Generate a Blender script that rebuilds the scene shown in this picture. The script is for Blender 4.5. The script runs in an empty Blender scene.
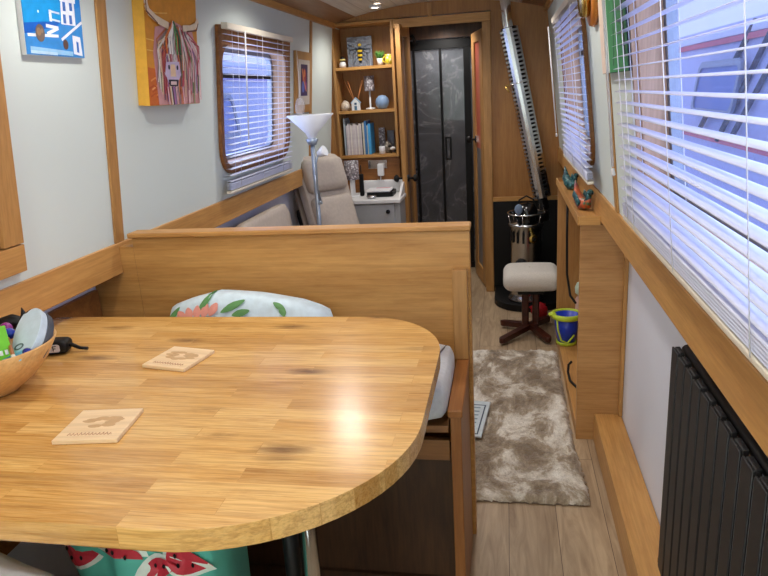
import bpy, bmesh, math, random
from mathutils import Vector, Matrix, noise
PI = math.pi
rnd = random.Random(7)
sc = bpy.context.scene
COL = sc.collection

# ------------------------------------------------------------ camera, world, light, exposure
def cam_setup():
    yaw, pitch, roll = -0.19085654, 0.283440622, -0.061957802
    f = Vector((math.sin(yaw)*math.cos(pitch), math.cos(yaw)*math.cos(pitch), -math.sin(pitch)))
    r = Vector((math.cos(yaw), -math.sin(yaw), 0)); u = r.cross(f)
    c, s = math.cos(roll), math.sin(roll)
    r2 = c*r + s*u; u2 = -s*r + c*u
    cd = bpy.data.cameras.new('camera'); co = bpy.data.objects.new('camera', cd); COL.objects.link(co)
    m = Matrix((r2, u2, -f)).transposed().to_4x4(); m.translation = (0, 0, 1.42)
    co.matrix_world = m
    cd.sensor_width = 36; cd.lens = 664.6/768*36; cd.clip_start = .02
    sc.camera = co
cam_setup()
sc.view_settings.view_transform = 'Standard'; sc.view_settings.look = 'None'
sc.view_settings.gamma = 1; sc.view_settings.exposure = 0.50
w = bpy.data.worlds.new('world'); sc.world = w; w.use_nodes = True
bg = w.node_tree.nodes['Background']; bg.inputs[0].default_value = (.42, .52, 1.0, 1); bg.inputs[1].default_value = 1.15

def lamp(name, kind, loc, power, color, rot=(0, 0, 0), size=.1, sy=None, spot=None):
    d = bpy.data.lights.new(name, kind); d.energy = power; d.color = color
    if kind == 'AREA':
        d.size = size
        if sy: d.shape = 'RECTANGLE'; d.size_y = sy
    else: d.shadow_soft_size = size
    if spot: d.spot_size = spot; d.spot_blend = .6
    o = bpy.data.objects.new(name, d); o.location = loc; o.rotation_euler = rot; COL.objects.link(o); return o
# daylight through the three windows (at the glass, facing in)
lamp('window_daylight', 'AREA', (.50, .95, 1.42), 5, (.50, .62, 1), (0, PI/2, 0), .55, 1.3)
lamp('window_daylight', 'AREA', (.50, 3.2, 1.42), 2.4, (.50, .62, 1), (0, PI/2, 0), .5, .8)
lamp('window_daylight', 'AREA', (-1.36, 3.25, 1.40), 3, (.62, .72, 1), (0, -PI/2, 0), .5, .8)
# soft fill light, added unseen at the near end of the cabin
lamp('rear_fill', 'AREA', (-.45, -1.5, 1.15), 24, (.95, .98, 1), (-PI/2, 0, 0), 1.3, 1.4)
# ceiling downlights
SPOTS = [(-.8, 4.42), (-.8, 3.0), (-.8, 1.6), (-.8, .2), (-.1, 3.7), (-.1, 2.3), (-.1, .9), (-.4, -.7)]
def ceil_z(x): return 1.985 - .095*((x+.44)/.71)**2
for x, y in SPOTS:
    lamp('downlight_and_fill', 'SPOT', (x, y, ceil_z(x)-.03), 13, (1, .95, .89), size=.06, spot=2.7)
lamp('downlight_and_fill', 'SPOT', (-.45, 5.15, 1.9), 9, (1, .95, .90), size=.04, spot=2.6)

lamp('downlight_and_fill', 'SPOT', (-.55, 5.72, 1.9), 9, (1, .97, .94), size=.05, spot=2.7)  # added lamp without a fitting, brightens the shower

# ------------------------------------------------------------ materials
def lin(c): return tuple(((v/255)/12.92 if v/255 <= .04045 else ((v/255+.055)/1.055)**2.4) for v in c) + (1,)
class NT:
    def __init__(s, name):
        s.m = bpy.data.materials.new(name); s.m.use_nodes = True
        s.n = s.m.node_tree.nodes; s.l = s.m.node_tree.links; s.b = s.n['Principled BSDF']
    def add(s, t, **k):
        x = s.n.new(t)
        for a, v in k.items(): setattr(x, a, v)
        return x
    def ln(s, a, b): s.l.new(a, b)
    def coords(s, scale=(1, 1, 1), src='Object', rot=(0, 0, 0)):
        t = s.add('ShaderNodeTexCoord'); mp = s.add('ShaderNodeMapping')
        mp.inputs['Scale'].default_value = scale; mp.inputs['Rotation'].default_value = rot
        s.ln(t.outputs[src], mp.inputs[0]); return mp.outputs[0]
    def noise(s, v, scale=5, detail=4, rough=.5, dist=0):
        n = s.add('ShaderNodeTexNoise'); n.inputs['Scale'].default_value = scale; n.inputs['Detail'].default_value = detail
        n.inputs['Roughness'].default_value = rough; n.inputs['Distortion'].default_value = dist
        if v is not None: s.ln(v, n.inputs['Vector'])
        return n.outputs['Fac']
    def ramp(s, fac, stops):
        r = s.add('ShaderNodeValToRGB'); e = r.color_ramp.elements
        while len(e) < len(stops): e.new(.5)
        for i, (p, c) in enumerate(stops): e[i].position = p; e[i].color = c
        s.ln(fac, r.inputs[0]); return r.outputs[0]
    def mix(s, fac, a, b, mode='MIX'):
        m = s.add('ShaderNodeMix', data_type='RGBA', blend_type=mode)
        for sock, v in ((m.inputs[0], fac), (m.inputs[6], a), (m.inputs[7], b)):
            if isinstance(v, (int, float, tuple)): sock.default_value = v
            else: s.ln(v, sock)
        return m.outputs[2]
    def bump(s, h, strength=.2, dist=.01):
        b = s.add('ShaderNodeBump'); b.inputs['Strength'].default_value = strength; b.inputs['Distance'].default_value = dist
        s.ln(h, b.inputs['Height']); s.ln(b.outputs[0], s.b.inputs['Normal'])

def plain(name, rgb, rough=.5, metal=0, var=.06, vs=30, emit=None, es=1, spec=.5, bump=0, trans=0, coat=0, sheen=0):
    t = NT(name); c = lin(rgb)
    v = t.noise(t.coords(), vs, 3)
    d = tuple(x*(1-var*2) for x in c[:3]) + (1,); l = tuple(min(1, x*(1+var)) for x in c[:3]) + (1,)
    t.ln(t.ramp(v, [(.3, d), (.7, l)]), t.b.inputs['Base Color'])
    t.b.inputs['Roughness'].default_value = rough; t.b.inputs['Metallic'].default_value = metal
    t.b.inputs['Specular IOR Level'].default_value = spec; t.b.inputs['Transmission Weight'].default_value = trans
    t.b.inputs['Coat Weight'].default_value = coat; t.b.inputs['Sheen Weight'].default_value = sheen
    if emit: t.b.inputs['Emission Color'].default_value = lin(emit); t.b.inputs['Emission Strength'].default_value = es
    if bump: t.bump(v, bump, .004)
    return t.m
def wood(name, light, dark, axis='x', rough=.42, grain=1.0, big=1.0):
    """figured timber with the grain running along the axis"""
    t = NT(name); s = {'x': (1.0, 9, 9), 'y': (9, 1.0, 9), 'z': (9, 9, 1.0)}[axis]
    v = t.coords(tuple(k*big for k in s))
    n1 = t.noise(v, 1.3, 3, .55, 1.2); n2 = t.noise(v, 9*grain, 5, .65, .3)
    v3 = t.coords({'x': (3, 120, 120), 'y': (120, 3, 120), 'z': (120, 120, 3)}[axis]); n3 = t.noise(v3, 1.5, 2, .5)
    L, D = lin(light), lin(dark)
    c1 = t.ramp(n1, [(.3, D), (.65, L)]); c2 = t.ramp(n2, [(.3, D), (.6, L)])
    c = t.mix(.45, c1, c2); c = t.mix(.18, c, t.ramp(n3, [(.35, (.35, .3, .25, 1)), (.6, (1, 1, 1, 1))]), 'MULTIPLY')
    t.ln(c, t.b.inputs['Base Color']); t.b.inputs['Roughness'].default_value = rough
    t.b.inputs['Specular IOR Level'].default_value = .4
    t.bump(n3, .08, .002); return t.m
M = {}
M['oak_x'] = wood('oak_x', (204, 154, 88), (166, 114, 56), 'x')
M['oak_y'] = wood('oak_y', (206, 156, 92), (176, 124, 66), 'y')
M['oak_z'] = wood('oak_z', (192, 144, 86), (160, 114, 62), 'z')
M['oak_shaded_y'] = wood('oak_shaded_y', (176, 116, 62), (146, 90, 42), 'y')  # same oak, with the shade on bench arm and seat put into its colour
M['oak_shaded_z'] = wood('oak_shaded_z', (160, 104, 56), (130, 78, 38), 'z')
M['oak_shaded_x'] = wood('oak_shaded_x', (150, 102, 60), (120, 78, 42), 'x')
M['brown_x'] = wood('brown_x', (160, 106, 54), (122, 76, 36), 'x')
M['brown_z'] = wood('brown_z', (172, 120, 62), (144, 94, 44), 'z')
M['brown_y'] = wood('brown_y', (150, 108, 72), (120, 82, 52), 'y')
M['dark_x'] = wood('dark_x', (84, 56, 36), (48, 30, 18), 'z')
M['mahogany'] = wood('mahogany', (78, 36, 24), (44, 19, 13), 'x', .3)
M['birch'] = wood('birch', (240, 212, 170), (226, 192, 146), 'x', .5)
M['bamboo'] = wood('bamboo', (222, 176, 112), (196, 142, 80), 'x', .4)
M['wall'] = plain('wall', (212, 222, 218), .6, var=.01, vs=2)
M['wall_low'] = plain('wall_low', (226, 230, 242), .6, var=.01, vs=2)
M['white'] = plain('white', (228, 228, 228), .45, var=.01)
M['cream'] = plain('cream', (222, 214, 198), .5, var=.02)
M['black'] = plain('black', (11, 11, 12), .5, spec=.3)
M['black_gloss'] = plain('black_gloss', (10, 10, 12), .15)
M['anthracite'] = plain('anthracite', (34, 33, 35), .5, var=.02)
M['steel'] = plain('steel', (190, 192, 195), .22, 1, var=.03)
M['chrome'] = plain('chrome', (215, 215, 215), .12, 1, var=.01)
M['brass'] = plain('brass', (212, 180, 100), .25, 1)
M['alu'] = plain('alu', (150, 160, 175), .4, .6)
M['slat'] = plain('slat', (206, 210, 232), .35, var=.01)
M['beige'] = plain('beige', (190, 178, 166), .6, var=.04, vs=60, bump=.15)
M['beige_dark'] = plain('beige_dark', (150, 134, 122), .6, var=.04)
M['stool_fab'] = plain('stool_fab', (206, 200, 190), .8, var=.06, vs=150, bump=.3, sheen=.3)
M['cushion'] = plain('cushion', (208, 210, 214), .8, var=.04, vs=90, bump=.2, sheen=.3)
M['piping'] = plain('piping', (105, 103, 106), .7)
M['grey_cab'] = plain('grey_cab', (168, 170, 172), .5, var=.02)
M['lamp_glass'] = plain('lamp_glass', (240, 243, 246), .3, var=.01)
M['lamp_metal'] = plain('lamp_metal', (160, 172, 186), .35, .6)
M['bucket'] = plain('bucket', (28, 60, 190), .35)
M['lime'] = plain('lime', (196, 222, 60), .4)
M['red'] = plain('red', (190, 20, 34), .5)
M['green'] = plain('green', (66, 150, 90), .6)
M['teal'] = plain('teal', (92, 190, 172), .7, var=.03, bump=.15)
M['spec_white'] = plain('spec_white', (236, 236, 240), .6, var=.02)
def colour(rgb, rough=.5):
    k = 'paint_%d_%d_%d' % rgb
    if k not in M: M[k] = plain(k, rgb, rough, var=.05, vs=45)
    return M[k]

def m_table():
    t = NT('butcher_block'); v = t.coords()
    br = t.add('ShaderNodeTexBrick'); br.offset = .37; br.squash = 1
    br.inputs['Scale'].default_value = 1; br.inputs['Mortar Size'].default_value = .0006; br.inputs['Mortar Smooth'].default_value = .2
    br.inputs['Brick Width'].default_value = .36; br.inputs['Row Height'].default_value = .042; br.inputs['Bias'].default_value = 0
    br.inputs['Color1'].default_value = (0, 0, 0, 1); br.inputs['Color2'].default_value = (1, 1, 1, 1); br.inputs['Mortar'].default_value = (.25, .25, .25, 1)
    t.ln(v, br.inputs['Vector'])
    # offset the grain from stave to stave
    sh = t.add('ShaderNodeVectorMath', operation='MULTIPLY_ADD'); t.ln(br.outputs['Color'], sh.inputs[0])
    sh.inputs[1].default_value = (13, 7, 5); t.ln(v, sh.inputs[2])
    mp = t.add('ShaderNodeMapping'); mp.inputs['Scale'].default_value = (2.6, 30, 30); t.ln(sh.outputs[0], mp.inputs[0])
    g = t.noise(mp.outputs[0], 1.5, 8, .72, 2.4)
    mp2 = t.add('ShaderNodeMapping'); mp2.inputs['Scale'].default_value = (7, 230, 230); t.ln(sh.outputs[0], mp2.inputs[0])
    fine = t.noise(mp2.outputs[0], 1.5, 3, .6)
    base = t.ramp(br.outputs['Color'], [(0, lin((172, 122, 60))), (.5, lin((216, 170, 100))), (1, lin((240, 206, 144)))])
    c = t.mix(.50, base, t.ramp(g, [(.28, lin((150, 100, 48))), (.43, lin((214, 168, 98))), (.7, lin((244, 212, 150)))]), 'MIX')
    c = t.mix(.42, c, t.ramp(fine, [(.34, (.50, .40, .30, 1)), (.56, (1, 1, 1, 1))]), 'MULTIPLY')
    mp4 = t.add('ShaderNodeMapping'); mp4.inputs['Scale'].default_value = (4, 75, 75); t.ln(sh.outputs[0], mp4.inputs[0])
    st = t.noise(mp4.outputs[0], 1.5, 5, .6, .6)
    c = t.mix(.42, c, t.ramp(st, [(.36, (.50, .40, .28, 1)), (.52, (1, 1, 1, 1))]), 'MULTIPLY')
    c = t.mix(.85, c, (1.0, .90, .72, 1), 'MULTIPLY')
    # knots
    mk = t.add('ShaderNodeMapping'); mk.inputs['Scale'].default_value = (3.2, 9.5, 3); t.ln(v, mk.inputs[0])
    vo = t.add('ShaderNodeTexVoronoi'); vo.inputs['Scale'].default_value = 1.0; t.ln(mk.outputs[0], vo.inputs['Vector'])
    kd = t.add('ShaderNodeMath', operation='MULTIPLY_ADD'); t.ln(g, kd.inputs[0]); kd.inputs[1].default_value = .22; t.ln(vo.outputs['Distance'], kd.inputs[2])
    c = t.mix(t.ramp(kd.outputs[0], [(.16, (.85, .85, .85, 1)), (.32, (0, 0, 0, 1))]), c, lin((96, 58, 30)))
    t.ln(c, t.b.inputs['Base Color']); t.b.inputs['Roughness'].default_value = .26
    t.b.inputs['Specular IOR Level'].default_value = .55; t.b.inputs['Coat Weight'].default_value = .25; t.b.inputs['Coat Roughness'].default_value = .18
    t.bump(fine, .05, .001); return t.m
M['table'] = m_table()
def m_floor():
    t = NT('floor_planks'); v = t.coords(rot=(0, 0, PI/2))
    br = t.add('ShaderNodeTexBrick'); br.offset = .41
    for k, x in (('Scale', 1), ('Mortar Size', .0012), ('Brick Width', 1.2), ('Row Height', .16), ('Bias', 0)): br.inputs[k].default_value = x
    br.inputs['Color1'].default_value = (0, 0, 0, 1); br.inputs['Color2'].default_value = (1, 1, 1, 1); br.inputs['Mortar'].default_value = (.0, .0, .0, 1)
    t.ln(v, br.inputs['Vector'])
    sh = t.add('ShaderNodeVectorMath', operation='MULTIPLY_ADD'); t.ln(br.outputs['Color'], sh.inputs[0])
    sh.inputs[1].default_value = (9, 7, 3); t.ln(v, sh.inputs[2])
    mp = t.add('ShaderNodeMapping'); mp.inputs['Scale'].default_value = (2, 18, 9); t.ln(sh.outputs[0], mp.inputs[0])
    g = t.noise(mp.outputs[0], 1.4, 6, .6, 1.5)
    c = t.mix(.55, t.ramp(br.outputs['Color'], [(0, lin((150, 126, 98))), (1, lin((182, 158, 128)))]),
              t.ramp(g, [(.3, lin((120, 94, 68))), (.65, lin((196, 172, 140)))]))
    c = t.mix(br.outputs['Fac'], c, lin((96, 76, 58)))
    t.ln(c, t.b.inputs['Base Color']); t.b.inputs['Roughness'].default_value = .42; return t.m
M['floor'] = m_floor()
def m_ceiling():
    t = NT('ceiling_boards'); tc = t.add('ShaderNodeTexCoord'); sx = t.add('ShaderNodeSeparateXYZ'); t.ln(tc.outputs['Object'], sx.inputs[0])
    m = t.add('ShaderNodeMath', operation='MULTIPLY'); m.inputs[1].default_value = 1/.1; t.ln(sx.outputs[0], m.inputs[0])
    f = t.add('ShaderNodeMath', operation='FRACT'); t.ln(m.outputs[0], f.inputs[0])
    n = t.noise(t.coords((30, 1.5, 30)), 2, 4)
    c = t.ramp(n, [(.3, lin((190, 180, 168))), (.7, lin((214, 206, 196)))])
    c = t.mix(t.ramp(f.outputs[0], [(.0, (1, 1, 1, 1)), (.06, (0, 0, 0, 1))]), c, lin((120, 104, 88)))
    t.ln(c, t.b.inputs['Base Color']); t.b.inputs['Roughness'].default_value = .4; return t.m
M['ceiling'] = m_ceiling()
def m_rug():
    t = NT('rug_pile'); n = t.noise(t.coords((1.3, .85, 1)), 5.2, 6, .68, .45); n2 = t.noise(t.coords((1, 1, 1)), 160, 2, .6)
    n3 = t.noise(t.coords(), 30, 3, .7)
    c = t.ramp(n, [(.40, lin((128, 110, 88))), (.49, lin((168, 152, 130))), (.56, lin((222, 214, 200))), (.66, lin((244, 240, 230)))])
    c = t.mix(.35, c, t.ramp(n2, [(.3, (.45, .42, .4, 1)), (.6, (1, 1, 1, 1))]), 'MULTIPLY')
    c = t.mix(.3, c, t.ramp(n3, [(.35, (.5, .47, .44, 1)), (.6, (1, 1, 1, 1))]), 'MULTIPLY')
    t.ln(c, t.b.inputs['Base Color']); t.b.inputs['Roughness'].default_value = .95; t.b.inputs['Sheen Weight'].default_value = .3
    t.bump(n3, .7, .02); return t.m
M['rug'] = m_rug()
def m_marble():
    t = NT('dark_marble'); n = t.noise(t.coords(), 2.2, 6, .58, 1.4); n2 = t.noise(t.coords((1, 1, .6)), 2, 3)
    w_ = t.ramp(n, [(.30, lin((78, 80, 86))), (.485, lin((108, 108, 114))), (.50, lin((164, 162, 162))), (.515, lin((110, 110, 114))), (.7, lin((70, 72, 78)))])
    t.ln(w_, t.b.inputs['Base Color']); t.b.inputs['Roughness'].default_value = .25; return t.m
M['marble'] = m_marble()
def m_glass(name, tint, alpha, rough=.03):
    t = NT(name); t.b.inputs['Base Color'].default_value = lin(tint); t.b.inputs['Roughness'].default_value = rough
    t.b.inputs['Alpha'].default_value = alpha; n = t.noise(t.coords(), 2, 1); t.b.inputs['Specular IOR Level'].default_value = .5
    t.ln(t.ramp(n, [(0, lin(tint)), (1, lin(tint))]), t.b.inputs['Base Color']); return t.m
M['glass'] = m_glass('glass', (200, 215, 235), .12)
M['glass_smoke'] = m_glass('glass_smoke', (110, 114, 122), .22)
M['glass_frost'] = m_glass('glass_frost', (220, 225, 230), .45, .3)
def m_figured(name, base, spots, scale=40, dark=None):
    t = NT(name); vo = t.add('ShaderNodeTexVoronoi'); vo.inputs['Scale'].default_value = scale; t.ln(t.coords(), vo.inputs['Vector'])
    n = t.noise(t.coords(), scale*.6, 3)
    c = t.ramp(vo.outputs['Distance'], [(.2, lin(spots)), (.5, lin(base))])
    c = t.mix(t.ramp(n, [(.45, (0, 0, 0, 1)), (.6, (.6, .6, .6, 1))]), c, lin(dark or spots))
    t.ln(c, t.b.inputs['Base Color']); t.b.inputs['Roughness'].default_value = .4; return t.m
M['mosaic'] = m_figured('mosaic', (130, 120, 124), (226, 222, 226), 70, (60, 54, 60))
M['bird_teal'] = m_figured('bird_teal', (28, 84, 92), (100, 160, 156), 60, (16, 30, 50))
M['bird_mix'] = m_figured('bird_mix', (190, 90, 46), (50, 110, 80), 45, (30, 48, 96))
M['reveal'] = wood('reveal_ply', (214, 178, 146), (196, 156, 122), 'z')
M['bulb'] = plain('bulb', (255, 250, 240), .4, emit=(255, 246, 232), es=14)

# ------------------------------------------------------------ mesh helpers
def bm_new(): return bmesh.new()
def box(bm, x0, x1, y0, y1, z0, z1, bev=0, seg=2, mi=0):
    r = bmesh.ops.create_cube(bm, size=1); vs = r['verts']
    for v in vs: v.co = Vector(((x0+x1)/2+v.co.x*(x1-x0), (y0+y1)/2+v.co.y*(y1-y0), (z0+z1)/2+v.co.z*(z1-z0)))
    fs = set(f for v in vs for f in v.link_faces)
    for f in fs: f.material_index = mi
    if bev > 0:
        es = set(e for v in vs for e in v.link_edges)
        r = bmesh.ops.bevel(bm, geom=list(es), offset=bev, segments=seg, profile=.5, affect='EDGES')
        for f in r['faces']: f.material_index = mi; f.smooth = True
    return bm
def frame_for(d):
    d = d.normalized(); a = Vector((0, 0, 1)) if abs(d.z) < .9 else Vector((1, 0, 0))
    u = d.cross(a).normalized(); return u, d.cross(u).normalized()
def tube(bm, pts, r, seg=10, cap=True, mi=0):
    pts = [Vector(p) for p in pts]; rs = r if isinstance(r, (list, tuple)) else [r]*len(pts)
    rings = []; u = None
    for i, p in enumerate(pts):
        d = (pts[min(i+1, len(pts)-1)]-pts[max(i-1, 0)]).normalized()
        if u is None: u, v = frame_for(d)
        else: u = (u-d*u.dot(d)).normalized(); v = d.cross(u)
        rings.append([bm.verts.new(p+(u*math.cos(2*PI*k/seg)+v*math.sin(2*PI*k/seg))*rs[i]) for k in range(seg)])
    for a, b in zip(rings, rings[1:]):
        for k in range(seg):
            f = bm.faces.new((a[k], a[(k+1) % seg], b[(k+1) % seg], b[k])); f.smooth = True; f.material_index = mi
    if cap:
        for q in (rings[0][::-1], rings[-1]): bm.faces.new(q).material_index = mi
    return bm
def lathe(bm, prof, c=(0, 0, 0), seg=24, mi=0, ax=None):
    """profile of (radius, height) turned about the axis"""
    c = Vector(c); ax = Vector(ax or (0, 0, 1)).normalized(); u, v = frame_for(ax)
    rings = []
    for r, h in prof:
        if r < 1e-5: rings.append([bm.verts.new(c+ax*h)])
        else: rings.append([bm.verts.new(c+ax*h+(u*math.cos(2*PI*k/seg)+v*math.sin(2*PI*k/seg))*r) for k in range(seg)])
    for a, b in zip(rings, rings[1:]):
        for k in range(seg):
            k2 = (k+1) % seg
            if len(a) == 1 and len(b) == 1: continue
            if len(a) == 1: f = bm.faces.new((a[0], b[k2], b[k]))
            elif len(b) == 1: f = bm.faces.new((a[k], a[k2], b[0]))
            else: f = bm.faces.new((a[k], a[k2], b[k2], b[k]))
            f.smooth = True; f.material_index = mi
    return bm
def prism(bm, pts, z0, z1, mi=0, bev=0, T=None):
    """outline in a plane, raised from z0 to z1"""
    T = T or Matrix()
    a = [bm.verts.new(T @ Vector((p[0], p[1], z0))) for p in pts]; b = [bm.verts.new(T @ Vector((p[0], p[1], z1))) for p in pts]
    n = len(pts); fs = [bm.faces.new(a[::-1]), bm.faces.new(b)]
    for k in range(n): fs.append(bm.faces.new((a[k], a[(k+1) % n], b[(k+1) % n], b[k])))
    for f in fs: f.material_index = mi
    if bev:
        es = [e for f in fs[:2] for e in f.edges]
        r = bmesh.ops.bevel(bm, geom=list(set(es)), offset=bev, segments=3, profile=.5, affect='EDGES')
        for f in r['faces']: f.smooth = True; f.material_index = mi
    return bm
def rrect(u0, u1, v0, v1, r, n=6):
    rs = r if isinstance(r, (list, tuple)) else [r]*4   # br, tr, tl, bl
    out = []
    for (cx, cy, a0, q) in ((u1, v0, -PI/2, 0), (u1, v1, 0, 1), (u0, v1, PI/2, 2), (u0, v0, PI, 3)):
        R = rs[q]; ox = cx+(-R if cx == u1 else R); oy = cy+(-R if cy == v1 else R)
        if R < 1e-4: out.append((cx, cy)); continue
        for k in range(n+1):
            a = a0+PI/2*k/n; out.append((ox+R*math.cos(a), oy+R*math.sin(a)))
    return out
def resample(poly, c, angs):
    out = []
    for a in angs:
        d = (math.cos(a), math.sin(a)); best = None
        for i in range(len(poly)):
            p, q = poly[i], poly[(i+1) % len(poly)]
            ex, ey = q[0]-p[0], q[1]-p[1]; den = d[0]*ey-d[1]*ex
            if abs(den) < 1e-12: continue
            px, py = p[0]-c[0], p[1]-c[1]
            t = (px*ey-py*ex)/den; s = (px*d[1]-py*d[0])/den
            if t > 0 and -1e-9 <= s <= 1+1e-9 and (best is None or t > best): best = t
        out.append((c[0]+d[0]*best, c[1]+d[1]*best))
    return out
def ring_plate(bm, outer, inner, w0, w1, mi=0):
    """plate with a hole, both outlines in the (u, v) plane, thickness along w"""
    us = [p[0] for p in inner]; vs = [p[1] for p in inner]; c = (sum((min(us), max(us)))/2, sum((min(vs), max(vs)))/2)
    an = set(round(math.atan2(p[1]-c[1], p[0]-c[0]), 5) for p in list(outer)+list(inner))
    an = sorted(an); O = resample(outer, c, an); I = resample(inner, c, an); n = len(an)
    L = [[bm.verts.new((p[0], p[1], w)) for p in q] for q in (O, I) for w in (w0, w1)]
    o0, o1, i0, i1 = L
    for k in range(n):
        j = (k+1) % n
        for f in ((o0[k], o0[j], i0[j], i0[k]), (o1[k], o1[j], i1[j], i1[k]), (o0[k], o0[j], o1[j], o1[k]), (i0[k], i0[j], i1[j], i1[k])):
            bm.faces.new(f).material_index = mi
    return bm
def blob(bm, c, r, sub=3, mi=0, rot=None, nz=0, nf=3, seed=0):
    q = bmesh.ops.create_icosphere(bm, subdivisions=sub, radius=1)
    R = (rot or Matrix()).to_3x3()
    for v in q['verts']:
        k = 1+nz*noise.noise(v.co*nf+Vector((seed, 0, 0))) if nz else 1
        v.co = Vector(c)+R @ Vector((v.co.x*r[0]*k, v.co.y*r[1]*k, v.co.z*r[2]*k))
    for f in set(f for v in q['verts'] for f in v.link_faces): f.smooth = True; f.material_index = mi
    return bm
def pillow(bm, hx, hy, hz, n=16, p=.35, T=None, mi=0, wob=0, seed=0):
    """soft cushion, puffed in the middle and pinched at the seam"""
    T = T or Matrix(); g = []
    for side in (1, -1):
        rows = []
        for i in range(n+1):
            row = []
            for j in range(n+1):
                u, v = -1+2*i/n, -1+2*j/n
                h = ((1-u**4)*(1-v**4))**p
                x, y = hx*u*(1-.06*v*v), hy*v*(1-.06*u*u); z = side*hz*h
                if wob: z += wob*noise.noise(Vector((u*2+seed, v*2, side)))
                row.append(bm.verts.new(T @ Vector((x, y, z))))
            rows.append(row)
        for i in range(n):
            for j in range(n):
                q = [rows[i][j], rows[i+1][j], rows[i+1][j+1], rows[i][j+1]]
                f = bm.faces.new(q if side > 0 else q[::-1]); f.smooth = True; f.material_index = mi
    bmesh.ops.remove_doubles(bm, verts=bm.verts, dist=1e-4)
    return bm
def softbox(bm, x0, x1, y0, y1, z0, z1, r=.03, puff=.01, T=None, n=8, mi=0):
    """upholstered block with rounded edges and a slight crown"""
    T = T or Matrix(); key = {}; faces = []; n += 1
    def vert(p):
        k = tuple(round(q, 5) for q in p)
        if k not in key: key[k] = bm.verts.new(p)
        return key[k]
    for ax in range(3):
        for sg in (-1, 1):
            for i in range(n):
                for j in range(n):
                    q = []
                    for a, b in ((i, j), (i+1, j), (i+1, j+1), (i, j+1)):
                        p = [0, 0, 0]; p[ax] = sg; p[(ax+1) % 3] = -1+2*a/n; p[(ax+2) % 3] = -1+2*b/n; q.append(vert(p))
                    faces.append(bm.faces.new(q if sg > 0 else q[::-1]))
    allv = list(key.values())
    cx, cy, cz = (x0+x1)/2, (y0+y1)/2, (z0+z1)/2; hx, hy, hz = (x1-x0)/2, (y1-y0)/2, (z1-z0)/2
    for v in allv:
        c = v.co.copy(); a = Vector((c.x*hx, c.y*hy, c.z*hz))
        inn = Vector((max(-hx+r, min(hx-r, a.x)), max(-hy+r, min(hy-r, a.y)), max(-hz+r, min(hz-r, a.z))))
        d = a-inn
        if d.length > 1e-6: a = inn+d.normalized()*min(r, max(abs(d.x), abs(d.y), abs(d.z)))
        a.z += puff*(1-c.x**2)*(1-c.y**2)*(1 if c.z > 0 else -1)*abs(c.z)
        v.co = T @ Vector((cx+a.x, cy+a.y, cz+a.z))
    for f in set(f for v in allv for f in v.link_faces): f.smooth = True; f.material_index = mi
    return bm
def wm(o):
    m = o.matrix_basis.copy()
    while o.parent: o = o.parent; m = o.matrix_basis @ m
    return m
def ob(name, bm, mats, parent=None, T=None, **props):
    if T is not None: bmesh.ops.transform(bm, matrix=T, verts=bm.verts)
    if parent is not None: bmesh.ops.transform(bm, matrix=wm(parent).inverted(), verts=bm.verts)
    bmesh.ops.recalc_face_normals(bm, faces=bm.faces)
    me = bpy.data.meshes.new(name); bm.to_mesh(me); bm.free()
    for m in (mats if isinstance(mats, list) else [mats]): me.materials.append(M[m] if isinstance(m, str) else m)
    o = bpy.data.objects.new(name, me); COL.objects.link(o); o.parent = parent
    for k, v in props.items(): o[k] = v
    return o
def thing(name, label, cat, loc=(0, 0, 0), group=None, rot=(0, 0, 0)):
    o = bpy.data.objects.new(name, None); COL.objects.link(o); o.location = loc; o.rotation_euler = rot
    o.empty_display_size = .1; o['label'] = label; o['category'] = cat
    if group: o['group'] = group
    return o
def single(name, bm, mats, label, cat, T=None, group=None):
    """a thing that is one mesh, its origin at its base"""
    if T is not None: bmesh.ops.transform(bm, matrix=T, verts=bm.verts)
    vs = [v.co for v in bm.verts]
    loc = Vector(((min(v.x for v in vs)+max(v.x for v in vs))/2, (min(v.y for v in vs)+max(v.y for v in vs))/2, min(v.z for v in vs)))
    bmesh.ops.translate(bm, verts=bm.verts, vec=-loc)
    o = ob(name, bm, mats); o.location = loc; o['label'] = label; o['category'] = cat
    if group: o['group'] = group
    return o
def struct(name, bm, mats, T=None):
    return ob(name, bm, mats, None, T, kind='structure')
nn = math.sqrt(1.01)
TL = Matrix(((0, .1/nn, 1/nn, -1.235), (1, 0, 0, 0), (0, 1/nn, -.1/nn, 1.0), (0, 0, 0, 1)))    # left cabin side: (u along boat, v up, w into room)
TR = Matrix(((0, -.1/nn, -1/nn, .355), (1, 0, 0, 0), (0, 1/nn, -.1/nn, 1.0), (0, 0, 0, 1)))    # right cabin side
def V(z): return (z-1)*nn

# ------------------------------------------------------------ setting
Y0, Y1 = -1.6, 4.69
struct('floor', box(bm_new(), -1.36, .48, Y0, 6.1, -.05, 0), 'floor')
WIN_L = rrect(2.765, 3.66, V(1.15), V(1.665), .09)
WIN_R = rrect(2.72, 3.72, V(1.12), V(1.68), .09)
WIN_B = rrect(.30, 1.72, V(1.13), V(1.76), .05)
def upper_wall(T, holes, name, y_end=6.1):
    bm = bm_new(); cuts = []; y = Y0
    for h, (a, b) in holes:
        ring_plate(bm, [(a, V(.99)), (b, V(.99)), (b, V(1.92)), (a, V(1.92))], h, -.02, 0); cuts.append((a, b))
    for a, b in cuts+[(y_end, y_end)]:
        if a-y > .001: box(bm, y, a, V(.99), V(1.92), -.02, 0)
        y = b
    struct(name, bm, 'wall', T)
upper_wall(TL, [(WIN_L, (2.6, 3.9))], 'wall_left')
upper_wall(TR, [(WIN_B, (.1, 1.9)), (WIN_R, (2.5, 3.9))], 'wall_right')
struct('wall_left_lower', box(bm_new(), -1.36, -1.335, Y0, 6.1, 0, .96), 'wall_low')
struct('wall_right_lower', box(bm_new(), .452, .48, Y0, 6.1, 0, .96), 'wall_low')
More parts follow.
